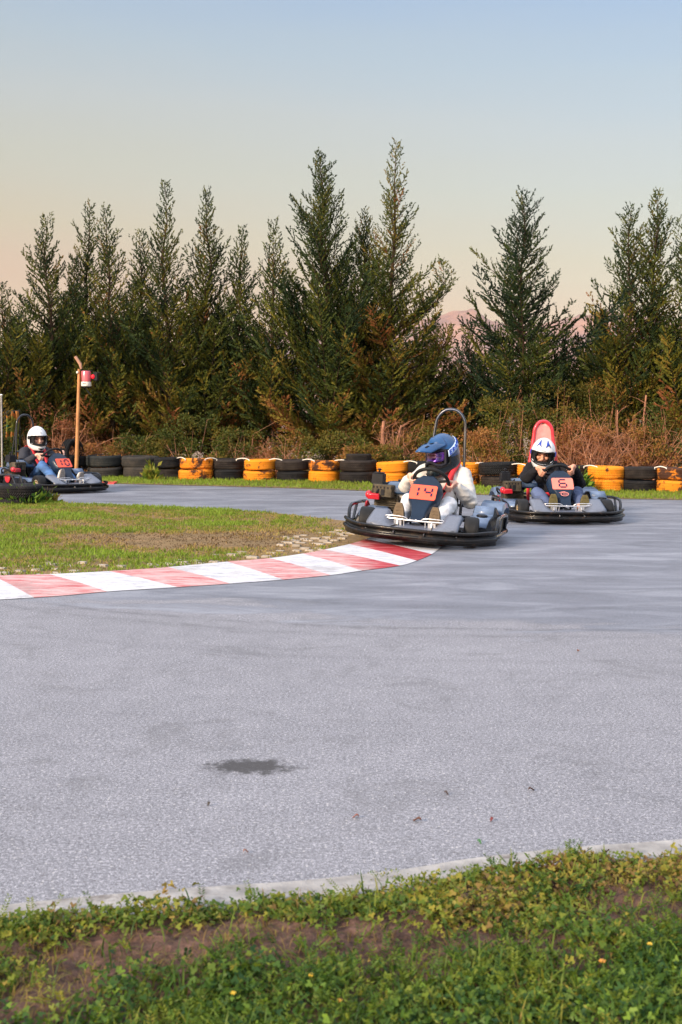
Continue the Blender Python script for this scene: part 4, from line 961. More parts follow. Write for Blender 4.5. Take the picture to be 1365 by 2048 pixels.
def kart(label, loc, yaw, roll, sc, number, hoop, steer, badge=False, plate=None):
    root = empty('go_kart', loc, (roll, 0, yaw), sc); tag(root, label, 'go-kart', 'rental go-karts on the track')
    plate = plate or m_plate
    # chassis and floor
    mb = MB(); mb.box((.12, 0, .055), (1.25, .56, .012))
    for s in (-1, 1):
        mb.tube(curve([(.80, .26 * s, .07), (.50, .30 * s, .07), (-.05, .33 * s, .07), (-.62, .30 * s, .08)], 4), .016, 8)
        mb.tube([(.55, .30 * s, .09), (.55, .40 * s, .125)], .02, 8)
    mb.tube([(-.50, -.6, .14), (-.50, .6, .14)], .02, 8); mb.tube([(.55, -.32, .08), (.55, .32, .08)], .016, 8)
    mb.build('chassis', m_podd, root)
    # bumper
    half = [(.96, 0), (.955, .18), (.92, .36), (.82, .53), (.66, .655), (.50, .72)]
    pl = [(x, -y) for x, y in reversed(half[1:])] + half
    for z, rr_, d in ((.132, .016, 0), (.070, .019, .012)):
        mb = MB(); mb.tube(curve([(x + d, y, z + (.012 if abs(y) > .6 else 0)) for x, y in pl], 5), rr_, 10)
        bmp_ = mb.build('bumper_rail', m_rail, root)
    mb = MB(); cp = curve([(x - .022, y, .125) for x, y in pl], 4); k = len(cp)
    vs = [p + Vector((0, 0, -.100)) for p in cp] + [p + Vector((0, 0, -.005)) for p in cp]  # strip between the rails, drawn lower to stand for shade under the bumper
    mb.add(vs, [(i, i + 1, k + i + 1, k + i) for i in range(k - 1)]); mb.build('bumper_skirt_shade', m_rail, root, solid=.008)
    mb = MB()
    for y in (-.42, -.14, .14, .42):
        x = .94 - .55 * max(0, abs(y) - .2) ** 1.2; mb.tube([(x, y, .125), (x + .018, y, .101), (x + .012, y, .08)], .007, 6); mb.ell((x + .022, y, .102), .007, None, 8, 6)
    mb.build('bumper_bolts', m_chrome, root)
    # side bumpers with hoops
    for s in (-1, 1):
        mb = MB()
        mb.tube(curve([(.47, .70 * s, .10), (.20, .72 * s, .105), (-.15, .72 * s, .105), (-.30, .68 * s, .11)], 4), .018, 8)
        mb.tube(curve([(.44, .70 * s, .11), (.42, .71 * s, .20), (.36, .71 * s, .255), (.16, .71 * s, .265), (-.05, .71 * s, .265), (-.22, .70 * s, .24), (-.30, .68 * s, .11)], 5), .017, 8)
        mb.tube([(.16, .71 * s, .265), (.26, .71 * s, .105)], .015, 8)
        mb.tube([(.10, .33 * s, .08), (.10, .71 * s, .10)], .014, 8); mb.tube([(-.2, .33 * s, .08), (-.2, .70 * s, .10)], .014, 8)
        mb.build('side_bumper', m_hoopd, root)
    # front panel with two humps
    def fp(u, v):
        y = -.425 + .85 * u; x = .60 + .30 * v; a = abs(y)
        hz = .150 + .125 * max(0, min(1, (a - .17) / .11)) ** 1.2 * (1 - v) ** .7 * (1 if a < .40 else .75)
        x2 = min(x, .93 - .55 * max(0, a - .2) ** 1.2)
        return Vector((x2, y, hz - .025 * v))
    mb = MB(); mb.grid(fp, 34, 8); fpo = mb.build('front_panel', m_panel, root, solid=.008, ang=50)
    mb = MB()
    for s in (-1, 1): mb.tube([(.62, .13 * s, .163), (.90, .20 * s, .135)], .005, 5)
    mb.build('panel_seam', m_podd, fpo)
    # wheels
    for x, y, r_, w_, st_ in ((.55, .495, .135, .135, steer), (.55, -.495, .135, .135, steer), (-.50, .54, .140, .18, 0), (-.50, -.54, .140, .18, 0)): wheel(root, x, y, r_, w_, st_, 1 if y > 0 else -1)
    # steering fairing
    pf = [(.185, .66, .070, .02), (.27, .585, .076, .02), (.335, .52, .100, .025), (.385, .475, .138, .03), (.485, .385, .158, .03), (.55, .315, .130, .025), (.59, .270, .062, .02)]  # z, x, halfwidth, bulge
    def ff(u, v):
        t = v * (len(pf) - 1); i = min(int(t), len(pf) - 2); f_ = t - i; a, b_ = pf[i], pf[i + 1]; f_ = f_ * f_ * (3 - 2 * f_) * .5 + f_ * .5
        z, x, hw, bl = (a[j] + (b_[j] - a[j]) * f_ for j in range(4)); q = 2 * u - 1
        return Vector((x + bl * (1 - abs(q) ** 4) - .09 * max(0, abs(q) - .72) / .28, hw * math.copysign(min(1, abs(q) / .86) if abs(q) < .86 else 1, q), z - .06 * max(0, abs(q) - .72) / .28))
    mb = MB(); mb.grid(ff, 24, 28); fr = mb.build('steering_fairing', m_gloss, root, solid=.006, ang=60)
    A0 = Vector((.475 + .036, 0, .385)); A1 = Vector((.385 + .036, 0, .505)); e1 = (A1 - A0).normalized(); e0 = Vector((0, 1, 0)); en = e0.cross(e1).normalized()
    if en.x < 0: en = -en
    A = (A0 + A1) / 2 + en * .004
    # seen from the front, text runs from +y?? to -y : the viewer's right is kart left (+y)
    P = lambda x, z, d: A + e0 * x + e1 * z + en * d
    W_, H_ = .126, .080; mb = MB(); q = [(-W_ + .012, -H_), (W_ - .012, -H_), (W_, -H_ + .012), (W_, H_ - .012), (W_ - .012, H_), (-W_ + .012, H_), (-W_, H_ - .012), (-W_, -H_ + .012)]
    mb.add([P(a, b_, .0) for a, b_ in q] + [P(a, b_, -.008) for a, b_ in q], [tuple(range(8)), tuple(range(15, 7, -1))] + [(i, (i + 1) % 8, 8 + (i + 1) % 8, 8 + i) for i in range(8)])
    mb.build('number_plate', plate, fr, smooth=False)
    mb = MB(); xs_ = [0.0] if len(number) == 1 else [-.062, .048]
    for ch, cx in zip(number, xs_): seg7(mb, ch, cx, .002, (.084 if len(number) == 1 else .068) if ch != '1' else .03, .104, .0165, P)
    mb.build('number', m_navy, fr, smooth=False)
    if badge:
        P2 = lambda x, z, d: Vector((.545 + .03, 0, .325)) + e0 * x + Vector((-.5, 0, .86)) * z + Vector((.86, 0, .5)) * d
        mb = MB()
        for rx, rz, d0 in ((.045, .024, .012),):
            ring = [P2(math.cos(t / 20 * 6.283) * rx, math.sin(t / 20 * 6.283) * rz, d0) for t in range(20)]; mb.tube(ring, .004, 6, closed=True)
        mb.tube([P2(-.065, .018, .008), P2(-.03, .03, .010), P2(.01, .028, .012)], .004, 6)
        for kx in (-.02, -.005, .01, .024): mb.tube([P2(kx, -.008, .012), P2(kx + .004, .008, .012)], .003, 5)
        mb.build('badge', m_pinkpad, fr)
    mb = MB(); mb.ell((.665 + .022, 0, .195), (.010, .013, .013), None, 10, 8); mb.build('fairing_bolt', m_silver, fr)
    # steering wheel
    C_ = Vector((.13, 0, .535)); u_ = Vector((.70, 0, .72)); nn_ = Vector((-.72, 0, .70)); e_y = Vector((0, 1, 0)); ring = []
    for k in range(36):
        a = 2 * math.pi * k / 36; ring.append(C_ + (e_y * math.cos(a) + u_ * math.sin(a)) * .168)
    mb = MB(); mb.tube(ring, .017, 10, closed=True); sw = mb.build('steering_wheel', m_kt, root)
    mb = MB(); mb.lathe([(0, -.01), (.055, -.01), (.055, .02), (.02, .03), (0, .03)], C_, nn_, 16, closed=False)
    for a in (R(0 + 8), R(180 - 8), R(-90)): mb.tube([C_, C_ + (e_y * math.cos(a) + u_ * math.sin(a)) * .165], [.022, .013], 8)
    mb.tube([C_, C_ - nn_ * .45], .014, 8); mb.build('wheel_hub', m_podd, sw)
    # pedals and heel bar
    mb = MB(); mb.tube(curve([(.66, -.30, .215), (.735, -.27, .205), (.755, 0, .20), (.735, .27, .205), (.66, .30, .215)], 6), .0065, 8)
    mb.tube(curve([(.735, -.27, .205), (.76, -.26, .228), (.765, -.10, .228), (.75, -.06, .203)], 4), .0045, 6)
    mb.tube(curve([(.735, .27, .205), (.76, .26, .228), (.765, .10, .228), (.75, .06, .203)], 4), .0045, 6)
    mb.build('pedal_bar', m_silver, root)
    for s in (-1, 1):
        mb = MB(); mb.tube(curve([(.70, .16 * s, .06), (.745, .16 * s, .12), (.735, .16 * s, .20)], 4), .008, 6); mb.tube([(.70, .10 * s, .07), (.745, .10 * s, .2)], .005, 6)
        mb.box((.72, .16 * s, .15), (.012, .07, .08), (0, .3, 0)); mb.build('pedal', m_silver, root)
    mb = MB(); mb.box((.70, 0, .10), (.05, .30, .05)); mb.tube([(.62, -.2, .10), (.62, .2, .10)], .02, 8); mb.build('pedal_mount', m_podd, root, bevel=.005)
    # seat
    def sf(u, v):
        q = 2 * u - 1; cp = [(.12, .13), (-.05, .085), (-.22, .10), (-.35, .22), (-.43, .42), (-.48, .64)]; t = v * 5; i = min(int(t), 4); f_ = t - i
        x, z = cp[i][0] + (cp[i + 1][0] - cp[i][0]) * f_, cp[i][1] + (cp[i + 1][1] - cp[i][1]) * f_
        wg = abs(q) ** 2.6; bk = max(0, (v - .35) / .65); return Vector((x + wg * .14 * bk, q * (.215 - .03 * v), z + wg * .10 * (1 - bk * .9)))
    mb = MB(); mb.grid(sf, 20, 24); mb.build('seat', m_seat, root, solid=.012, ang=70)
    # roll hoop
    tp = 1.0 if hoop != 'red' else .80; hz = (0 if hoop == 'chrome' else -.055)
    hp = [(-.56, -.185, .10), (-.58, -.18, .55), (-.60, -.155 * tp, 1.02 + hz), (-.60, -.135 * tp, 1.14 + hz), (-.60, -.075 * tp, 1.215 + hz), (-.60, 0, 1.235 + hz), (-.60, .075 * tp, 1.215 + hz), (-.60, .135 * tp, 1.14 + hz), (-.60, .155 * tp, 1.02 + hz), (-.58, .18, .55), (-.56, .185, .10)]
    mb = MB(); mb.tube(curve(hp, 6), .0155 if hoop != 'red' else .022, 10)
    if hoop != 'red': mb.tube([(-.60, -.16, 1.0), (-.72, -.2, .35), (-.72, -.2, .12)], .012, 8)
    rb = mb.build('roll_hoop', m_redhoop if hoop == 'red' else m_hoopd, root)
    if hoop == 'chrome':
        mb = MB(); mb.tube([(x + .011, y * 1.01, z) for x, y, z in curve(hp, 6)], .0065, 8); mb.build('chrome_face', m_chrome, rb)
    if hoop == 'red':
        mb = MB(); mb.grid(lambda u, v: Vector((-.605 - .015 * (1 - (2 * u - 1) ** 2), (2 * u - 1) * (.112 if v < .72 else .112 * math.sqrt(max(0, 1 - ((v - .72) / .28) ** 2 * .93))), .62 + .53 * v)), 14, 16)
        mb.build('headrest_panel', m_pinkpad, rb, solid=.02, ang=60)
    mb = MB(); mb.tube([(-.56, -.18, .42), (-.48, -.16, .42)], .012, 8); mb.tube([(-.56, .18, .42), (-.48, .16, .42)], .012, 8); mb.tube([(-.57, -.18, .60), (-.57, .18, .60)], .012, 8); mb.build('seat_bracket', m_hoopd, root)
    # side pods, left one high with filler cap
    def ring_(x, y0, y1, z0, z1, c=.03):
        return [(x, y0, z0), (x, y1, z0), (x, y1, z1 - c * 2), (x, y1 - c, z1), (x, y0 + c * .5, z1), (x, y0, z1 - c)]
    for s in (1, -1):
        hi = s > 0
        sec = [(.455, .44, .62, .08, .12 if hi else .12), (.44, .43, .645, .07, .165), (.36, .42, .655, .07, .235 if hi else .21), (.15, .42, .655, .07, .255 if hi else .22), (.115, .42, .655, .07, .27 if hi else .22), (.05, .42, .65, .07, .33 if hi else .23), (-.10, .42, .645, .07, .325 if hi else .23), (-.24, .43, .63, .07, .29 if hi else .22)]
        mb = MB(); mb.loft([[(a, b_ * s, c) for a, b_, c in ring_(*q)] for q in sec]); pod = mb.build('side_pod', [m_podd], root, ang=20, bevel=.007)
        # top of the black pod, coloured pale for the sky it reflects
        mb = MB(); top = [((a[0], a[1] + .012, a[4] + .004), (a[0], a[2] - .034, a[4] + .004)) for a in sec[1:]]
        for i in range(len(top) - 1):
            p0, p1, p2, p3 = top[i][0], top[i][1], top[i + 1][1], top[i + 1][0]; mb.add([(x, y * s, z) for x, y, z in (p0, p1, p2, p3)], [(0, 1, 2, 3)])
        mb.build('pod_top_sheen', m_pod, pod, solid=.008, ang=15)
        if hi:
            mb = MB(); mb.lathe([(0, 0), (.048, 0), (.052, .010), (.045, .022), (.02, .026), (0, .026)], (.245, .535, .252), (.1, 0, 1), 20, closed=False)
            for k in range(8): mb.box((.245 + math.cos(k * .785) * .047, .535 + math.sin(k * .785) * .047, .264), (.012, .012, .014), (0, 0, k * .785))
            mb.build('fuel_cap', m_podd, pod)
    # rear wheel covers
    for s in (-1, 1):
        mb = MB(); mb.loft([[(x, .42 * s, z - .035), (x, .66 * s, z - .06), (x, .64 * s, z - .01), (x, .60 * s, z), (x, .43 * s, z)] for x, z in ((-.28, .30), (-.34, .345), (-.48, .365), (-.64, .35), (-.72, .29))])
        mb.build('wheel_cover', m_pod, root, ang=25, bevel=.005)
    mb = MB(); mb.tube(curve([(-.70, -.64, .14), (-.80, -.55, .14), (-.82, 0, .14), (-.80, .55, .14), (-.70, .64, .14)], 5), .019, 8); mb.tube(curve([(-.78, -.5, .26), (-.80, 0, .26), (-.78, .5, .26)], 4), .017, 8)
    for y in (-.4, 0, .4): mb.tube([(-.62, y, .10), (-.79, y, .14), (-.79, y, .26)], .012, 6)
    mb.build('rear_bumper', m_hoopd, root)
    # engine on the right side
    eng = empty('engine'); eng.parent = root; eng.location = (0, 0, 0)
    mb = MB(); mb.box((-.16, -.47, .24), (.24, .24, .22))
    for k in range(7): mb.box((-.045 + .012 * 0, -.47, .19 + k * .022), (.05, .2, .008))
    mb.tube([(-.16, -.38, .2), (-.16, -.30, .2)], .07, 14); mb.build('engine_block', m_eng, eng, bevel=.004)
    mb = MB(); mb.loft([[(.00, -.61, z), (.05, -.58, z), (.05, -.40, z), (.00, -.385, z), (-.08, -.385, z), (-.08, -.61, z)] for z in (.33, .345, .44, .455)])
    mfl = mb.build('muffler', m_eng, eng, bevel=.008, ang=30); mb = MB()
    for k in range(6): mb.box((.053, -.585 + k * .036, .425), (.004, .012, .02))
    mb.box((.054, -.49, .378), (.005, .035, .06)); mb.build('grille', m_podd, mfl)
    mb = MB(); mb.loft([[(-.17 + a * w_, -.36 + b_ * d_, z) for a, b_ in ((-1, -.8), (-.8, -1), (.8, -1), (1, -.8), (1, .8), (.8, 1), (-.8, 1), (-1, .8))] for z, w_, d_ in ((.36, .15, .17), (.38, .17, .19), (.43, .17, .19), (.475, .13, .15), (.49, .07, .08))])
    mb.build('fuel_tank', m_tank, eng, sub=1)
    mb = MB(); mb.lathe([(0, 0), (.035, 0), (.035, .02), (0, .024)], (-.17, -.36, .485), n=14, closed=False); mb.build('tank_cap', m_podd, eng)
    mb = MB(); mb.box((-.10, -.575, .50), (.13, .12, .10), None, .94); mb.box((-.10, -.575, .557), (.10, .09, .014)); mb.tube([(-.10, -.575, .56), (-.10, -.575, .59)], .012, 8); mb.ell((-.10, -.575, .592), (.024, .024, .010), None, 10, 6); mb.tube([(-.12, -.54, .40), (-.12, -.57, .46)], .03, 10)
    mb.build('air_filter', m_podd, eng, bevel=.008)
    mb = MB(); mb.box((.065, -.57, .335), (.06, .12, .055), (0, .2, .1), .85); mb.ell((.05, -.625, .345), (.045, .035, .040)); mb.lathe([(0, -.015), (.06, -.015), (.075, 0), (.055, .015), (0, .015)], (-.05, -.66, .21), (0, 1, 0), 20, closed=False)
    mb.build('red_cover', m_redp, eng, bevel=.008)
    mb = MB(); mb.tube(curve([(.07, -.55, .37), (.0, -.50, .45), (-.12, -.44, .47), (-.2, -.5, .42)], 5), .009, 6); mb.tube(curve([(-.05, -.6, .3), (-.15, -.66, .36), (-.28, -.62, .3), (-.3, -.5, .2)], 5), .012, 6); mb.build('hose', m_podd, eng)
    return root

# ---------------------------------------------------------------- drivers
m_skin = simple('skin', (.62, .30, .20), .5, 0, .08, 20); m_skin2 = simple('skin_light', (.72, .40, .30), .5, 0, .08, 20)
m_eyew = simple('eye', (.06, .03, .025), .25)
def cloth(name, c, var=.12, sc_=10): return simple(name, c, .85, 0, var, sc_, 0, .25)
m_cream = cloth('cream_fleece', (.60, .585, .56)); m_blackk = cloth('black_knit', (.010, .010, .013)); m_char = cloth('charcoal_knit', (.035, .038, .05))
m_wtrs = cloth('white_trousers', (.62, .63, .66)); m_gjean = cloth('grey_blue_denim', (.07, .10, .20), .3, 6); m_bjean = cloth('blue_denim', (.055, .14, .34), .5, 5)
m_solebr = simple('sole_brown', (.14, .10, .06), .8, 0, .2, 40, 0, .4); m_soleol = simple('sole_olive', (.12, .10, .035), .8, 0, .3, 40, 0, .5); m_solegr = simple('sole_grey', (.26, .235, .22), .8)
m_shw = simple('shoe_white', (.75, .74, .70), .6); m_shb = simple('shoe_dark', (.03, .028, .026), .6)
m_hwhite = simple('helmet_white', (.78, .80, .83), .25, 0, .04, 6, .6); m_hblue = simple('helmet_blue_black', (.006, .060, .19), .28, 0, .3, 5, .35); m_hdark = simple('helmet_lower_dark', (.008, .016, .022), .3, 0, .3, 5, .6)
m_pad = simple('helmet_padding', (.012, .012, .014), .8); m_decal = simple('decal_pale_blue', (.45, .60, .85), .4); m_dblue = simple('decal_blue', (.01, .05, .40), .4)
m_gog, n, b = newmat('goggle_lens'); co = objco(n); n.links.new(ramp(n, noise(n, co, 12, 2), [(.35, (.008, .004, .05)), (.5, (.09, .012, .32)), (.62, (.14, .02, .10))]), b.inputs['Base Color']); b.inputs['Roughness'].default_value = .12; b.inputs['Metallic'].default_value = .4; b.inputs['Coat Weight'].default_value = 1
m_gframe = simple('goggle_frame', (.02, .02, .03), .4)

def helmet(person, M, sc_, kind):
    """M: head matrix in driver space, x forward z up"""
    hm = empty('helmet'); hm.parent = person; mx = kind == 'mx'
    hm.matrix_local = M @ Matrix.Translation((0, 0, -.008 if mx else 0)) @ Matrix.Scale(sc_, 4) @ Matrix.Scale(1.10 if mx else 1.03, 4, (0, 0, 1))
    def shell(a, e):          # azimuth, elevation -> point
        ca, sa, ce, se = math.cos(a), math.sin(a), math.cos(e), math.sin(e)
        rx, ry = .145, .122; z = se * (.148 if se > 0 else .165)
        x = rx * ca * ce; y = ry * sa * ce
        low = max(0, -se)
        if ca > 0: x += low * (.075 + (.05 if mx else 0)) * ca ** 1.3 * min(1, ce * 1.6); y *= 1 - low * .18 * ca
        if low > 0: k = min(1, (1 - ce) * .9); x = x * (1 + k * .55) if ca < 0 else x * (1 + k * .3); y *= 1 + k * .7
        return Vector((x - .005, y, z))
    nu, nv = 48, 30; e_lo = R(-58); mb = MB()
    amax = R(70 if mx else 66); et, eb = (R(20), R(-26)) if mx else (R(17), R(-25))
    grid_ = [[shell(2 * math.pi * i / nu, e_lo + (R(90) - e_lo) * j / nv) for i in range(nu)] for j in range(nv + 1)]
    vs = [p for r_ in grid_ for p in r_]; fs = []; mi = []
    for j in range(nv):
        e = e_lo + (R(90) - e_lo) * (j + .5) / nv
        for i in range(nu):
            a = 2 * math.pi * (i + .5) / nu; a = a - 2 * math.pi if a > math.pi else a
            q = max(0, (abs(a) / amax)); lim_t = et * (1 - .25 * q ** 3); lim_b = eb * (1 - .25 * q ** 2)
            if abs(a) < amax and lim_b < e < lim_t: continue
            i2 = (i + 1) % nu; fs.append((j * nu + i, j * nu + i2, (j + 1) * nu + i2, (j + 1) * nu + i)); mi.append(1 if mx and e < R(-2) else 0)
    mb.v = [tuple(p) for p in vs]; mb.f = fs; mb.m = mi
    sh = mb.build('helmet_shell', [m_hblue, m_hdark] if mx else [m_hwhite, m_hwhite], hm, ang=60); q = sh.modifiers.new('solid', 'SOLIDIFY'); q.thickness = .012; q.offset = -1
    q = sh.modifiers.new('sub', 'SUBSURF'); q.levels = 1; q.render_levels = 1
    # dark edge trim of the eye port
    def port(a, up, off=.004):
        e = (et if up else eb) * (1 - .25 * (abs(a) / amax) ** (3 if up else 2)); p = shell(a, e); return p * (1 + off / .14)
    ring = [port(-amax + 2 * amax * k / 16, True) for k in range(17)] + [port(amax - 2 * amax * k / 16, False) for k in range(17)]
    mb = MB(); mb.tube(ring, .006, 6, closed=True); mb.build('port_trim', m_pad, hm)
    # padding lining
    mb = MB()
    def pad(u, v):
        a = -R(82) + R(164) * u; e = et + .22 - (et - eb + .5) * v; p = shell(a, e); return p * .88
    mb.grid(pad, 20, 10)
    mb.v = mb.v; keep = []
    for f in mb.f:
        c = sum((Vector(mb.v[i]) for i in f), Vector()) / 4; aa = math.atan2(c.y, c.x)
        if abs(aa) < R(33) and -.052 < c.z < .03: continue
        keep.append(f)
    mb.f = keep; mb.m = [0] * len(keep); mb.build('padding', m_pad, hm, solid=.01, ang=180)
    # chin vent
    mb = MB(); c = shell(0, R(-43)); 
    mb.grid(lambda u, v: shell(R(-20) + R(40) * u, R(-37) - R(10) * v * (1 - abs(2 * u - 1) * .6)) * 1.03, 8, 3); mb.build('chin_vent', m_pad, hm, solid=.004)
    if kind == 'open':
        # clear visor pushed up is left as hinge discs only
        for s in (-1, 1):
            mb = MB(); p = shell(R(76) * s, R(4)); mb.lathe([(0, -.004), (.024, -.004), (.022, .006), (0, .007)], p, p.normalized(), 14, closed=False); mb.build('visor_hinge', m_pad, hm)
        mb = MB()
        for (a, e) in ((20, 52), (-24, 52), (2, 34)):
            mb.grid(lambda u, v, a=a, e=e: shell(R(a) + R(5) * (u - .5), R(e) + R(7) * (v - .5)) * 1.035, 2, 2)
        mb.build('top_vent', simple('vent_grey', (.35, .36, .40), .5), hm, solid=.004)
    if kind == 'ears':
        for s in (-1, 1):
            mb = MB(); a0 = R(26) * s
            tri = [shell(a0 + R(15) * s, R(34)), shell(a0 + R(5) * s, R(44)), shell(a0 - R(14) * s, R(35)), shell(a0 + R(16) * s, R(70))]
            tri = [p * 1.045 for p in tri]; mb.add(tri, [(0, 1, 3), (1, 2, 3)]); mb.build('ear_decal', m_dblue, hm, solid=.004)
        mb = MB()
        for k in range(5): mb.grid(lambda u, v, k=k: shell(R(-12 + k * 5) + R(3.4) * u, R(23) + R(2.6) * v) * 1.045, 1, 1)
        mb.build('lettering', simple('letter_grey', (.30, .34, .38), .5), hm, solid=.002)
        for s in (-1, 1):
            mb = MB(); p = shell(R(76) * s, R(4)); mb.lathe([(0, -.004), (.026, -.004), (.024, .006), (0, .007)], p, p.normalized(), 14, closed=False); mb.build('visor_hinge', m_dblue, hm)
    if mx:
        def pk(u, v):
            q = 2 * u - 1; base = shell(q * R(62), R(30 + 8 * (1 - q * q))) * 1.04; back = shell(q * R(50), R(58)) * 1.04
            if v < .4: t = v / .4; p = back.lerp(base, t); return p * (1 + .03 * math.sin(t * math.pi))
            t = (v - .4) / .6; tip = Vector((.155 + .145 * (1 - abs(q) ** 2.4 * .55), q * (.115 - .045), .078 - .025 * abs(q) ** 2 + .0)); p = base.lerp(tip, t); p.z += .016 * math.sin(t * math.pi) * (1 - abs(q)) + .012 * (1 - abs(abs(q) - .5) * 2) * (1 - t); return p
        mb = MB(); mb.grid(pk, 20, 18); pko = mb.build('peak', m_hblue, hm, solid=.006, ang=50)
        mb = MB()
        for s in (-1, 1):
            for u0, v0 in ((.5 + .22 * s, .78), (.5 + .16 * s, .55)):
                mb.grid(lambda u, v, u0=u0, v0=v0: pk(u0 - .04 + .08 * u, v0 - .05 + .1 * v) + Vector((0, 0, .006)), 2, 2)
        mb.build('peak_vent', m_pad, pko, solid=.003)
        mb = MB(); mb.grid(lambda u, v: shell(R(-50) + R(100) * u, R(15) - R(26) * v) * (1.0 - .02), 16, 6); mb.build('goggle_lens', m_gog, hm, solid=.004, ang=180)
        gr = [shell(R(-54) + R(108) * k / 14, R(18)) * 1.0 for k in range(15)] + [shell(R(54) - R(108) * k / 14, R(-15 + 5 * math.cos((k - 7) * .6))) for k in range(15)]
        mb = MB(); mb.tube(gr, .011, 8, closed=True); mb.build('goggle_frame', m_gframe, hm)
        # strap / lettered band round the side
        for s in (-1, 1):
            mb = MB(); mb.grid(lambda u, v: shell(s * (R(62) + R(88) * u), R(6) + R(34) * u - R(8) + R(17) * v) * 1.045, 20, 4); bd = mb.build('goggle_strap', m_decal, hm, solid=.004, ang=180)
            mb = MB(); LET = ['0 0 0 1,0 1 .7 1,0 .5 .6 .5,0 0 .7 0', '0 0 0 1,0 1 .7 .7,.7 .7 0 .4,.2 .4 .7 0', '0 0 .35 1,.35 1 .7 0', '0 0 0 1,0 1 .6 1,.6 1 .6 .5,.6 .5 0 .5', '.35 0 .35 1,0 1 .7 1', '0 0 0 1,.6 0 .6 1,0 .5 .6 .5']
            for k in range(6):
                for st_ in LET[k].split(','):
                    x0, y0, x1, y1 = map(float, st_.split()); pt = lambda a, e: shell(s * (R(62) + R(88) * (.06 + .15 * (k + a * .85))), R(-2) + R(34) * (.06 + .15 * (k + a * .85)) + R(3 + 11 * e)) * 1.075
                    mb.tube([pt(x0, y0), pt((x0 + x1) / 2, (y0 + y1) / 2), pt(x1, y1)], .0035, 5)
            mb.build('lettering', m_dblue, bd)
    return hm

def shoe(person, heel, toe, side, m_sole, m_up, name='shoe'):
    """sole faces forward (+x); heel, toe in driver space"""
    heel, toe = Vector(heel), Vector(toe); L = (toe - heel).length; zt = (toe - heel).normalized(); yv = Vector((0, 1, 0)); xv = yv.cross(zt).normalized()
    if xv.x < 0: xv = -xv
    P = lambda a, y, d: heel + zt * a * L + yv * y + xv * d
    wd = lambda t: .052 * math.sin(math.pi * min(1, max(0, .08 + t * .84))) ** .5 * (.82 + .42 * t * (1.35 - t)) 
    N_ = 14; out = [(t, wd(t)) for t in [i / N_ for i in range(N_ + 1)]]; ringp = out + [(t, -w_) for t, w_ in reversed(out)]
    mb = MB(); mb.loft([[P(a, y * k, d) for a, y in ringp] for d, k in ((-.006, .97), (.014, 1.0), (.020, .92))]); so_ = mb.build('sole', m_sole, None, ang=40)
    mb = MB(); rings = []
    for d, k, top in ((-.004, 1.02, 1), (-.03, 1.0, .93), (-.055, .82, .80), (-.075, .6, .6), (-.085, .35, .45)):
        rings.append([P(.02 + a * top, y * k, d) for a, y in ringp])
    mb.loft(rings); up = mb.build(name, m_up, person, ang=60, sub=1); so_.parent = up
    mb = MB()
    for k in range(7): mb.tube([P(.12 + k * .12, -.026, .021), P(.15 + k * .12, 0, .023), P(.12 + k * .12, .026, .021)], .003, 5)
    mb.build('tread', m_sole, up)

def hand(mb, p, r_, n_, t, scale=1.0, thumb=1):
    """fist closed on a rim: p rim point, r_ outward, n_ towards the driver, t along the rim"""
    S = scale; w_ = p + r_ * .055 * S + n_ * .055 * S
    for o_ in (-1.5, -.5, .5, 1.5):
        k = p + r_ * .034 * S + n_ * .012 * S + t * o_ * .0195 * S; mb.limb([w_ + t * o_ * .009 * S, (w_ + k) / 2 + t * o_ * .004 * S + n_ * .006, k], [.020 * S, .017 * S, .0125 * S], 8)
        ln = {-1.5: .86, -.5: .98, .5: 1.04, 1.5: .93}[o_]
        a = p + r_ * .030 * S - n_ * .022 * S * ln + t * o_ * .0205 * S; b_ = p + r_ * .002 * S - n_ * .034 * S * ln + t * o_ * .020 * S; c = p - r_ * .020 * S - n_ * .016 * S + t * o_ * .019 * S
        mb.limb([k, a, b_, c], [.0118 * S, .0108 * S, .0098 * S, .0082 * S], 8)
    th = t * thumb; mb.limb([w_ + th * .02 * S - r_ * .01, p + r_ * .012 * S + n_ * .034 * S + th * .034 * S, p - r_ * .016 * S + n_ * .024 * S + th * .046 * S, p - r_ * .022 * S - n_ * .002 + th * .050 * S], [.016 * S, .0135 * S, .0115 * S, .009 * S], 8)
    return w_

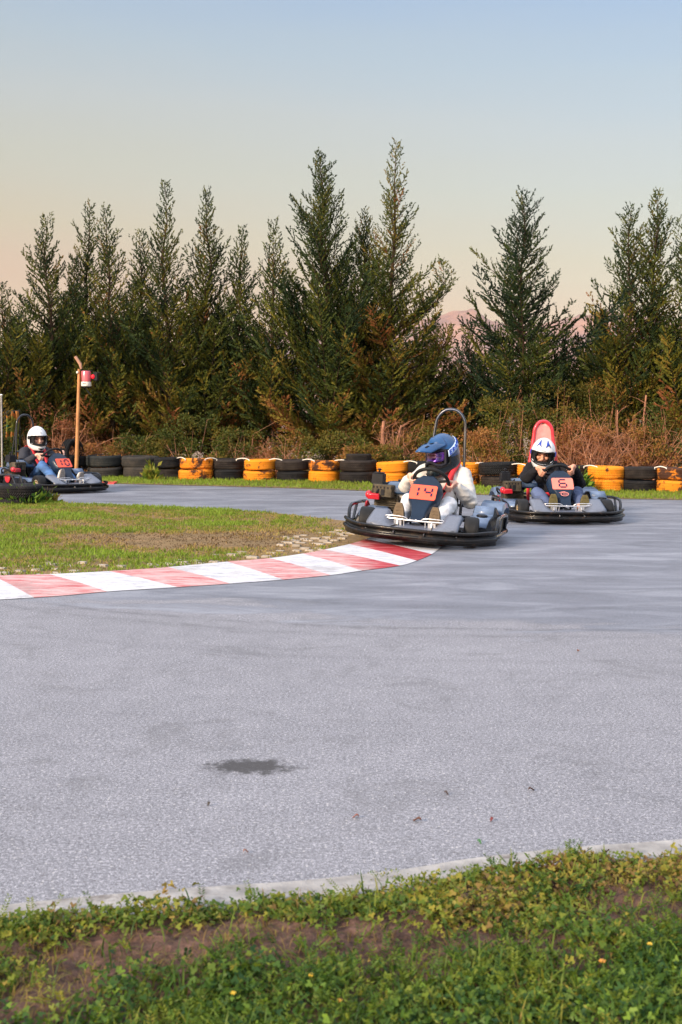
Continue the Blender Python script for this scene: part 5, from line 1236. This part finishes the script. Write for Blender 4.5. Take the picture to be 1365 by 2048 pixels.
def driver(label, loc, yaw, roll, sc, cfg):
    root = empty('person', loc, (roll, 0, yaw), sc); tag(root, label, 'person', 'kart drivers')
    V_ = Vector; sy = cfg.get('shift', 0.0)
    hipc = V_((-.20, 0, .20)); chest = V_((-.315, sy * .8, .50)); neckb = V_((-.335, sy, .63)); hd = V_(cfg['head']); hs = cfg['hs']
    bulk = cfg.get('bulk', 1.0)
    C_ = V_((.13, 0, .535)); u_ = V_((.70, 0, .72)); nn_ = V_((-.72, 0, .70)); e_y = V_((0, 1, 0))
    body = MB(); top = MB(); tr = MB()
    # torso core
    body.limb([hipc, (hipc + chest) / 2, chest, neckb], [.12, .11, .125, .07], 14); body.limb([neckb, hd + V_((-.02, 0, -.06))], [.058, .055], 12)
    top.ell((hipc + chest) / 2 + V_((.015, 0, -.03)), (.135 * bulk, .175 * bulk, .17), (0, -.25, 0)); top.ell(chest + V_((.005, 0, .02)), (.135 * bulk, .195 * bulk, .15), (0, -.25, 0)); top.ell(neckb + V_((-.005, 0, -.035)), (.10, .15, .07)); top.limb([neckb, neckb + (hd - neckb) * .42], [.078, .070], 12)
    if cfg.get('hood'): top.ell(neckb + V_((-.09, 0, .01)), (.07, .13, .075)); top.limb([neckb + V_((.03, -.10, -.01)), neckb + V_((-.05, -.12, .04)), neckb + V_((-.10, 0, .05)), neckb + V_((-.05, .12, .04)), neckb + V_((.03, .10, -.01))], [.035, .042, .045, .042, .035], 10)
    for s in (1, -1):
        ga = cfg['grip'][0 if s > 0 else 1]; ga = R(ga) if s > 0 else R(180 - ga)
        rad = e_y * math.cos(ga) + u_ * math.sin(ga); p = C_ + rad * .168; t = (u_ * math.cos(ga) - e_y * math.sin(ga)) * s
        wr = hand(body, p, rad, nn_, t, 1.08)
        sh = V_((-.325, .185 * s + sy, .595)); el = V_(cfg['elbow'][0 if s > 0 else 1]); wr2 = wr + (el - wr).normalized() * .045
        body.limb([sh, el, wr2, wr], [.055, .042, .030, .028], 12)
        cuff = wr + (el - wr).normalized() * .050
        top.limb([sh, (sh + el) / 2, el, (el + cuff) / 2, cuff], [.082 * bulk, .078 * bulk, .068 * bulk, .064 * bulk, .043 * bulk], 14)
        hp = V_((-.17, .10 * s, .19)); kn = V_(cfg['knee'][0 if s > 0 else 1]); an = V_(cfg['ankle'][0 if s > 0 else 1])
        body.limb([hp, kn, an, an + V_((.05, 0, -.03))], [.075, .050, .036, .034], 12)
        kb = cfg.get('leg', 1.0); tr.limb([hp, (hp + kn) / 2, kn, (kn + an) / 2, an + (kn - an) * .08], [.098 * kb, .088 * kb, .072 * kb, .066 * kb, .052 * kb], 14)
        sx_ = cfg['shoe'][0 if s > 0 else 1]; shoe(root, sx_[0], sx_[1], s, cfg['sole'], cfg['upper'])
    tr.ell(hipc + V_((.0, 0, -.01)), (.14, .175, .10))
    # head with face
    Mh = Matrix.Translation(hd) @ Euler(cfg['hrot'], 'XYZ').to_matrix().to_4x4(); T_ = lambda x, y, z: Mh @ (V_((x, y, z)) * hs)
    r3 = Mh.to_3x3()
    body.ell(T_(-.01, 0, .01), (.098 * hs, .078 * hs, .115 * hs), r3, 20, 14); body.ell(T_(.035, 0, -.055), (.058 * hs, .056 * hs, .062 * hs), r3)
    body.limb([T_(.086, 0, .022), T_(.112, 0, -.018)], [.010 * hs, .015 * hs], 8); body.ell(T_(.082, 0, .035), (.014 * hs, .055 * hs, .014 * hs), r3); body.limb([T_(.085, -.02, -.055), T_(.093, 0, -.053), T_(.085, .02, -.055)], [.008 * hs, .010 * hs, .008 * hs], 8)
    for s in (-1, 1): body.ell(T_(.058, .038 * s, -.015), (.030 * hs, .026 * hs, .026 * hs), r3); body.ell(T_(-.01, .078 * s, .0), (.018 * hs, .010 * hs, .028 * hs), r3)
    bo = fuse('body', body, .0052, cfg['skin'], root, 2)
    for s in (-1, 1):
        mb = MB(); mb.ell(T_(.083, .031 * s, .012), (.009 * hs, .014 * hs, .0075 * hs), r3, 12, 8); mb.build('eye', m_eyew, bo)
        mb = MB(); mb.limb([T_(.092, .014 * s, .030), T_(.092, .034 * s, .035), T_(.078, .05 * s, .030)], [.004 * hs, .005 * hs, .003 * hs], 6); mb.build('eyebrow', m_eyew, bo)
    if cfg.get('beard'):
        mb = MB(); mb.ell(T_(.058, 0, -.072), (.048 * hs, .050 * hs, .045 * hs), r3); mb.limb([T_(.098, -.026, -.046), T_(.108, 0, -.040), T_(.098, .026, -.046)], [.007 * hs, .008 * hs, .007 * hs], 6); fuse('beard', mb, .005, m_eyew, bo, 2)
    fuse('sweatshirt' if cfg.get('hood') else 'sweater', top, .0085, cfg['top'], root, 5, .007 if cfg.get('hood') else .006, 8, cfg['seed'])
    fuse('trousers', tr, .0085, cfg['trs'], root, 5, .007, 9, cfg['seed'] + 5)
    # harness
    hw_ = cfg.get('hw', .028)
    for s in (1, -1):
        pts = [V_((-.47, .10 * s + sy, .63)), V_((-.40, .105 * s + sy, .685)), V_((-.30, .105 * s + sy, .685)), V_((-.205, .10 * s + sy, .61)), V_((-.155, .09 * s + sy * .8, .50)), V_((-.085, .065 * s, .39)), V_((-.055, .03 * s, .30))]
        cpt = curve(pts, 5); mb = MB(); mb.grid(lambda u, v: cpt[int(round(v * (len(cpt) - 1)))] + V_((0, (u - .5) * 2 * hw_, 0)), 2, len(cpt) - 1); mb.build('harness_strap', cfg['strap'], root, solid=.006)
        mb = MB(); mb.box(V_((-.172, .095 * s + sy * .8, .545)), (.012, .052, .06), (0, -.45, 0)); mb.build('harness_buckle', m_yell if cfg.get('ybuck') else m_webr, root, bevel=.003)
        mb = MB(); cpt2 = curve([V_((-.06, .0, .29)), V_((-.06, .10 * s, .285)), V_((-.14, .17 * s, .24)), V_((-.25, .20 * s, .15))], 5); mb.grid(lambda u, v: cpt2[int(round(v * (len(cpt2) - 1)))] + V_((0, 0, (u - .5) * .05)), 2, len(cpt2) - 1); mb.build('lap_belt', m_webr, root, solid=.006)
    if cfg.get('collar'):
        mb = MB()
        for s in (1,):
            mb.limb([V_((-.38, .12 * s + sy, .72)), V_((-.29, .125 * s + sy, .70)), V_((-.20, .105 * s + sy, .625)), V_((-.15, .085 * s + sy, .54))], [.03, .034, .030, .02], 10)
        mb.build('neck_guard', m_webr, root)
    helmet(root, Mh @ Matrix.Translation((0, 0, .012 * hs)), hs, cfg['helmet'])
    return root

def kart_set(px, dfront, h_deg, roll, lift, sc, klabel, number, hoop, steer, dlabel, cfg, badge=False, plate=None):
    """h_deg: heading turned from straight at the camera towards image right"""
    hx, hy = math.sin(R(h_deg)), -math.cos(R(h_deg)); fx = (px - CX) / FPX * dfront
    loc = (fx - .55 * sc * hx, dfront - .55 * sc * hy, .004 + lift); yaw = math.atan2(hy, hx)
    kart(klabel, loc, yaw, roll, sc, number, hoop, steer, badge, plate); driver(dlabel, loc, yaw, roll, sc, cfg)
K_knee = lambda y=.17, z=.345, x=.17: [(x, y, z), (x, -y, z)]
cfgA = dict(head=(-.255, .015, .785), hrot=(R(4), R(14), R(-27)), hs=1.25, grip=(-18, -4), elbow=[(-.17, .34, .35), (-.12, -.33, .38)], knee=[(.20, .20, .33), (.20, -.18, .33)], ankle=[(.54, .17, .19), (.54, -.17, .19)],
    shoe=[((.655, .17, .09), (.665, .17, .335)), ((.655, -.17, .09), (.665, -.17, .345))], sole=m_solebr, upper=m_shb, skin=m_skin2, top=m_cream, trs=m_wtrs, hood=True, bulk=1.05, leg=1.10, strap=m_webr, seed=3, helmet='mx', shift=.03, collar=True)
cfgB = dict(head=(-.26, -.075, .775), hrot=(R(-7), R(16), R(-16)), hs=1.24, grip=(22, 14), elbow=[(-.13, .36, .42), (-.13, -.37, .40)], knee=[(.20, .24, .33), (.20, -.24, .32)], ankle=[(.52, .19, .20), (.52, -.16, .19)],
    shoe=[((.64, .22, .10), (.65, .22, .325)), ((.64, -.15, .10), (.65, -.15, .335))], sole=m_soleol, upper=m_shb, skin=m_skin, top=m_blackk, trs=m_gjean, bulk=1.02, strap=m_blackk, ybuck=True, seed=13, helmet='ears', shift=-.02, beard=True)
cfgC = dict(head=(-.26, .0, .80), hrot=(R(0), R(8), R(-14)), hs=1.24, grip=(8, -6), elbow=[(-.12, .34, .42), (-.15, -.34, .39)], knee=[(.18, .16, .34), (.14, -.17, .40)], ankle=[(.52, .15, .17), (.50, -.14, .15)],
    shoe=[((.62, .17, .10), (.68, .17, .31)), ((.60, -.14, .10), (.63, -.14, .36))], sole=m_solegr, upper=m_shw, skin=m_skin2, top=m_char, trs=m_bjean, bulk=1.02, strap=m_webr, seed=23, helmet='open')
kart_set(836, 11.1, -16, R(-4.2), .045, 1.0, 'black go-kart number 14 clipping the red and white kerb', '14', 'chrome', R(8), 'driver in cream sweatshirt with blue black peaked helmet and purple goggles', cfgA)
kart_set(1129, 14.0, 3.2, 0, 0, 1.0, 'black go-kart number 6 with red hoop and pink headrest on the right', '6', 'red', R(0), 'driver in black sweater with white helmet carrying two blue ear decals', cfgB, True, m_plate2)
kart_set(134, 19.4, 47, 0, 0, 1.06, 'black go-kart number 10 beyond the infield on the left', '10', 'dark', R(-4), 'driver in charcoal sweater and blue jeans with plain white helmet', cfgC)

# ---------------------------------------------------------------- evening air
m_hz = bpy.data.materials.new('evening_air'); m_hz.use_nodes = True; n = m_hz.node_tree; n.nodes.clear()
pv = N(n, 'ShaderNodeVolumePrincipled'); pv.inputs['Color'].default_value = (.92, .86, .80, 1); pv.inputs['Density'].default_value = .00006; pv.inputs['Anisotropy'].default_value = .2
oo = N(n, 'ShaderNodeOutputMaterial'); n.links.new(pv.outputs[0], oo.inputs['Volume'])
mb = MB(); mb.box((0, 2000, 199), (7600, 4800, 400)); hz_ = mb.build('haze', m_hz, smooth=False); hz_['kind'] = 'stuff'; hz_['label'] = 'thin pinkish evening air between the track and the far mountain'; hz_['category'] = 'haze'
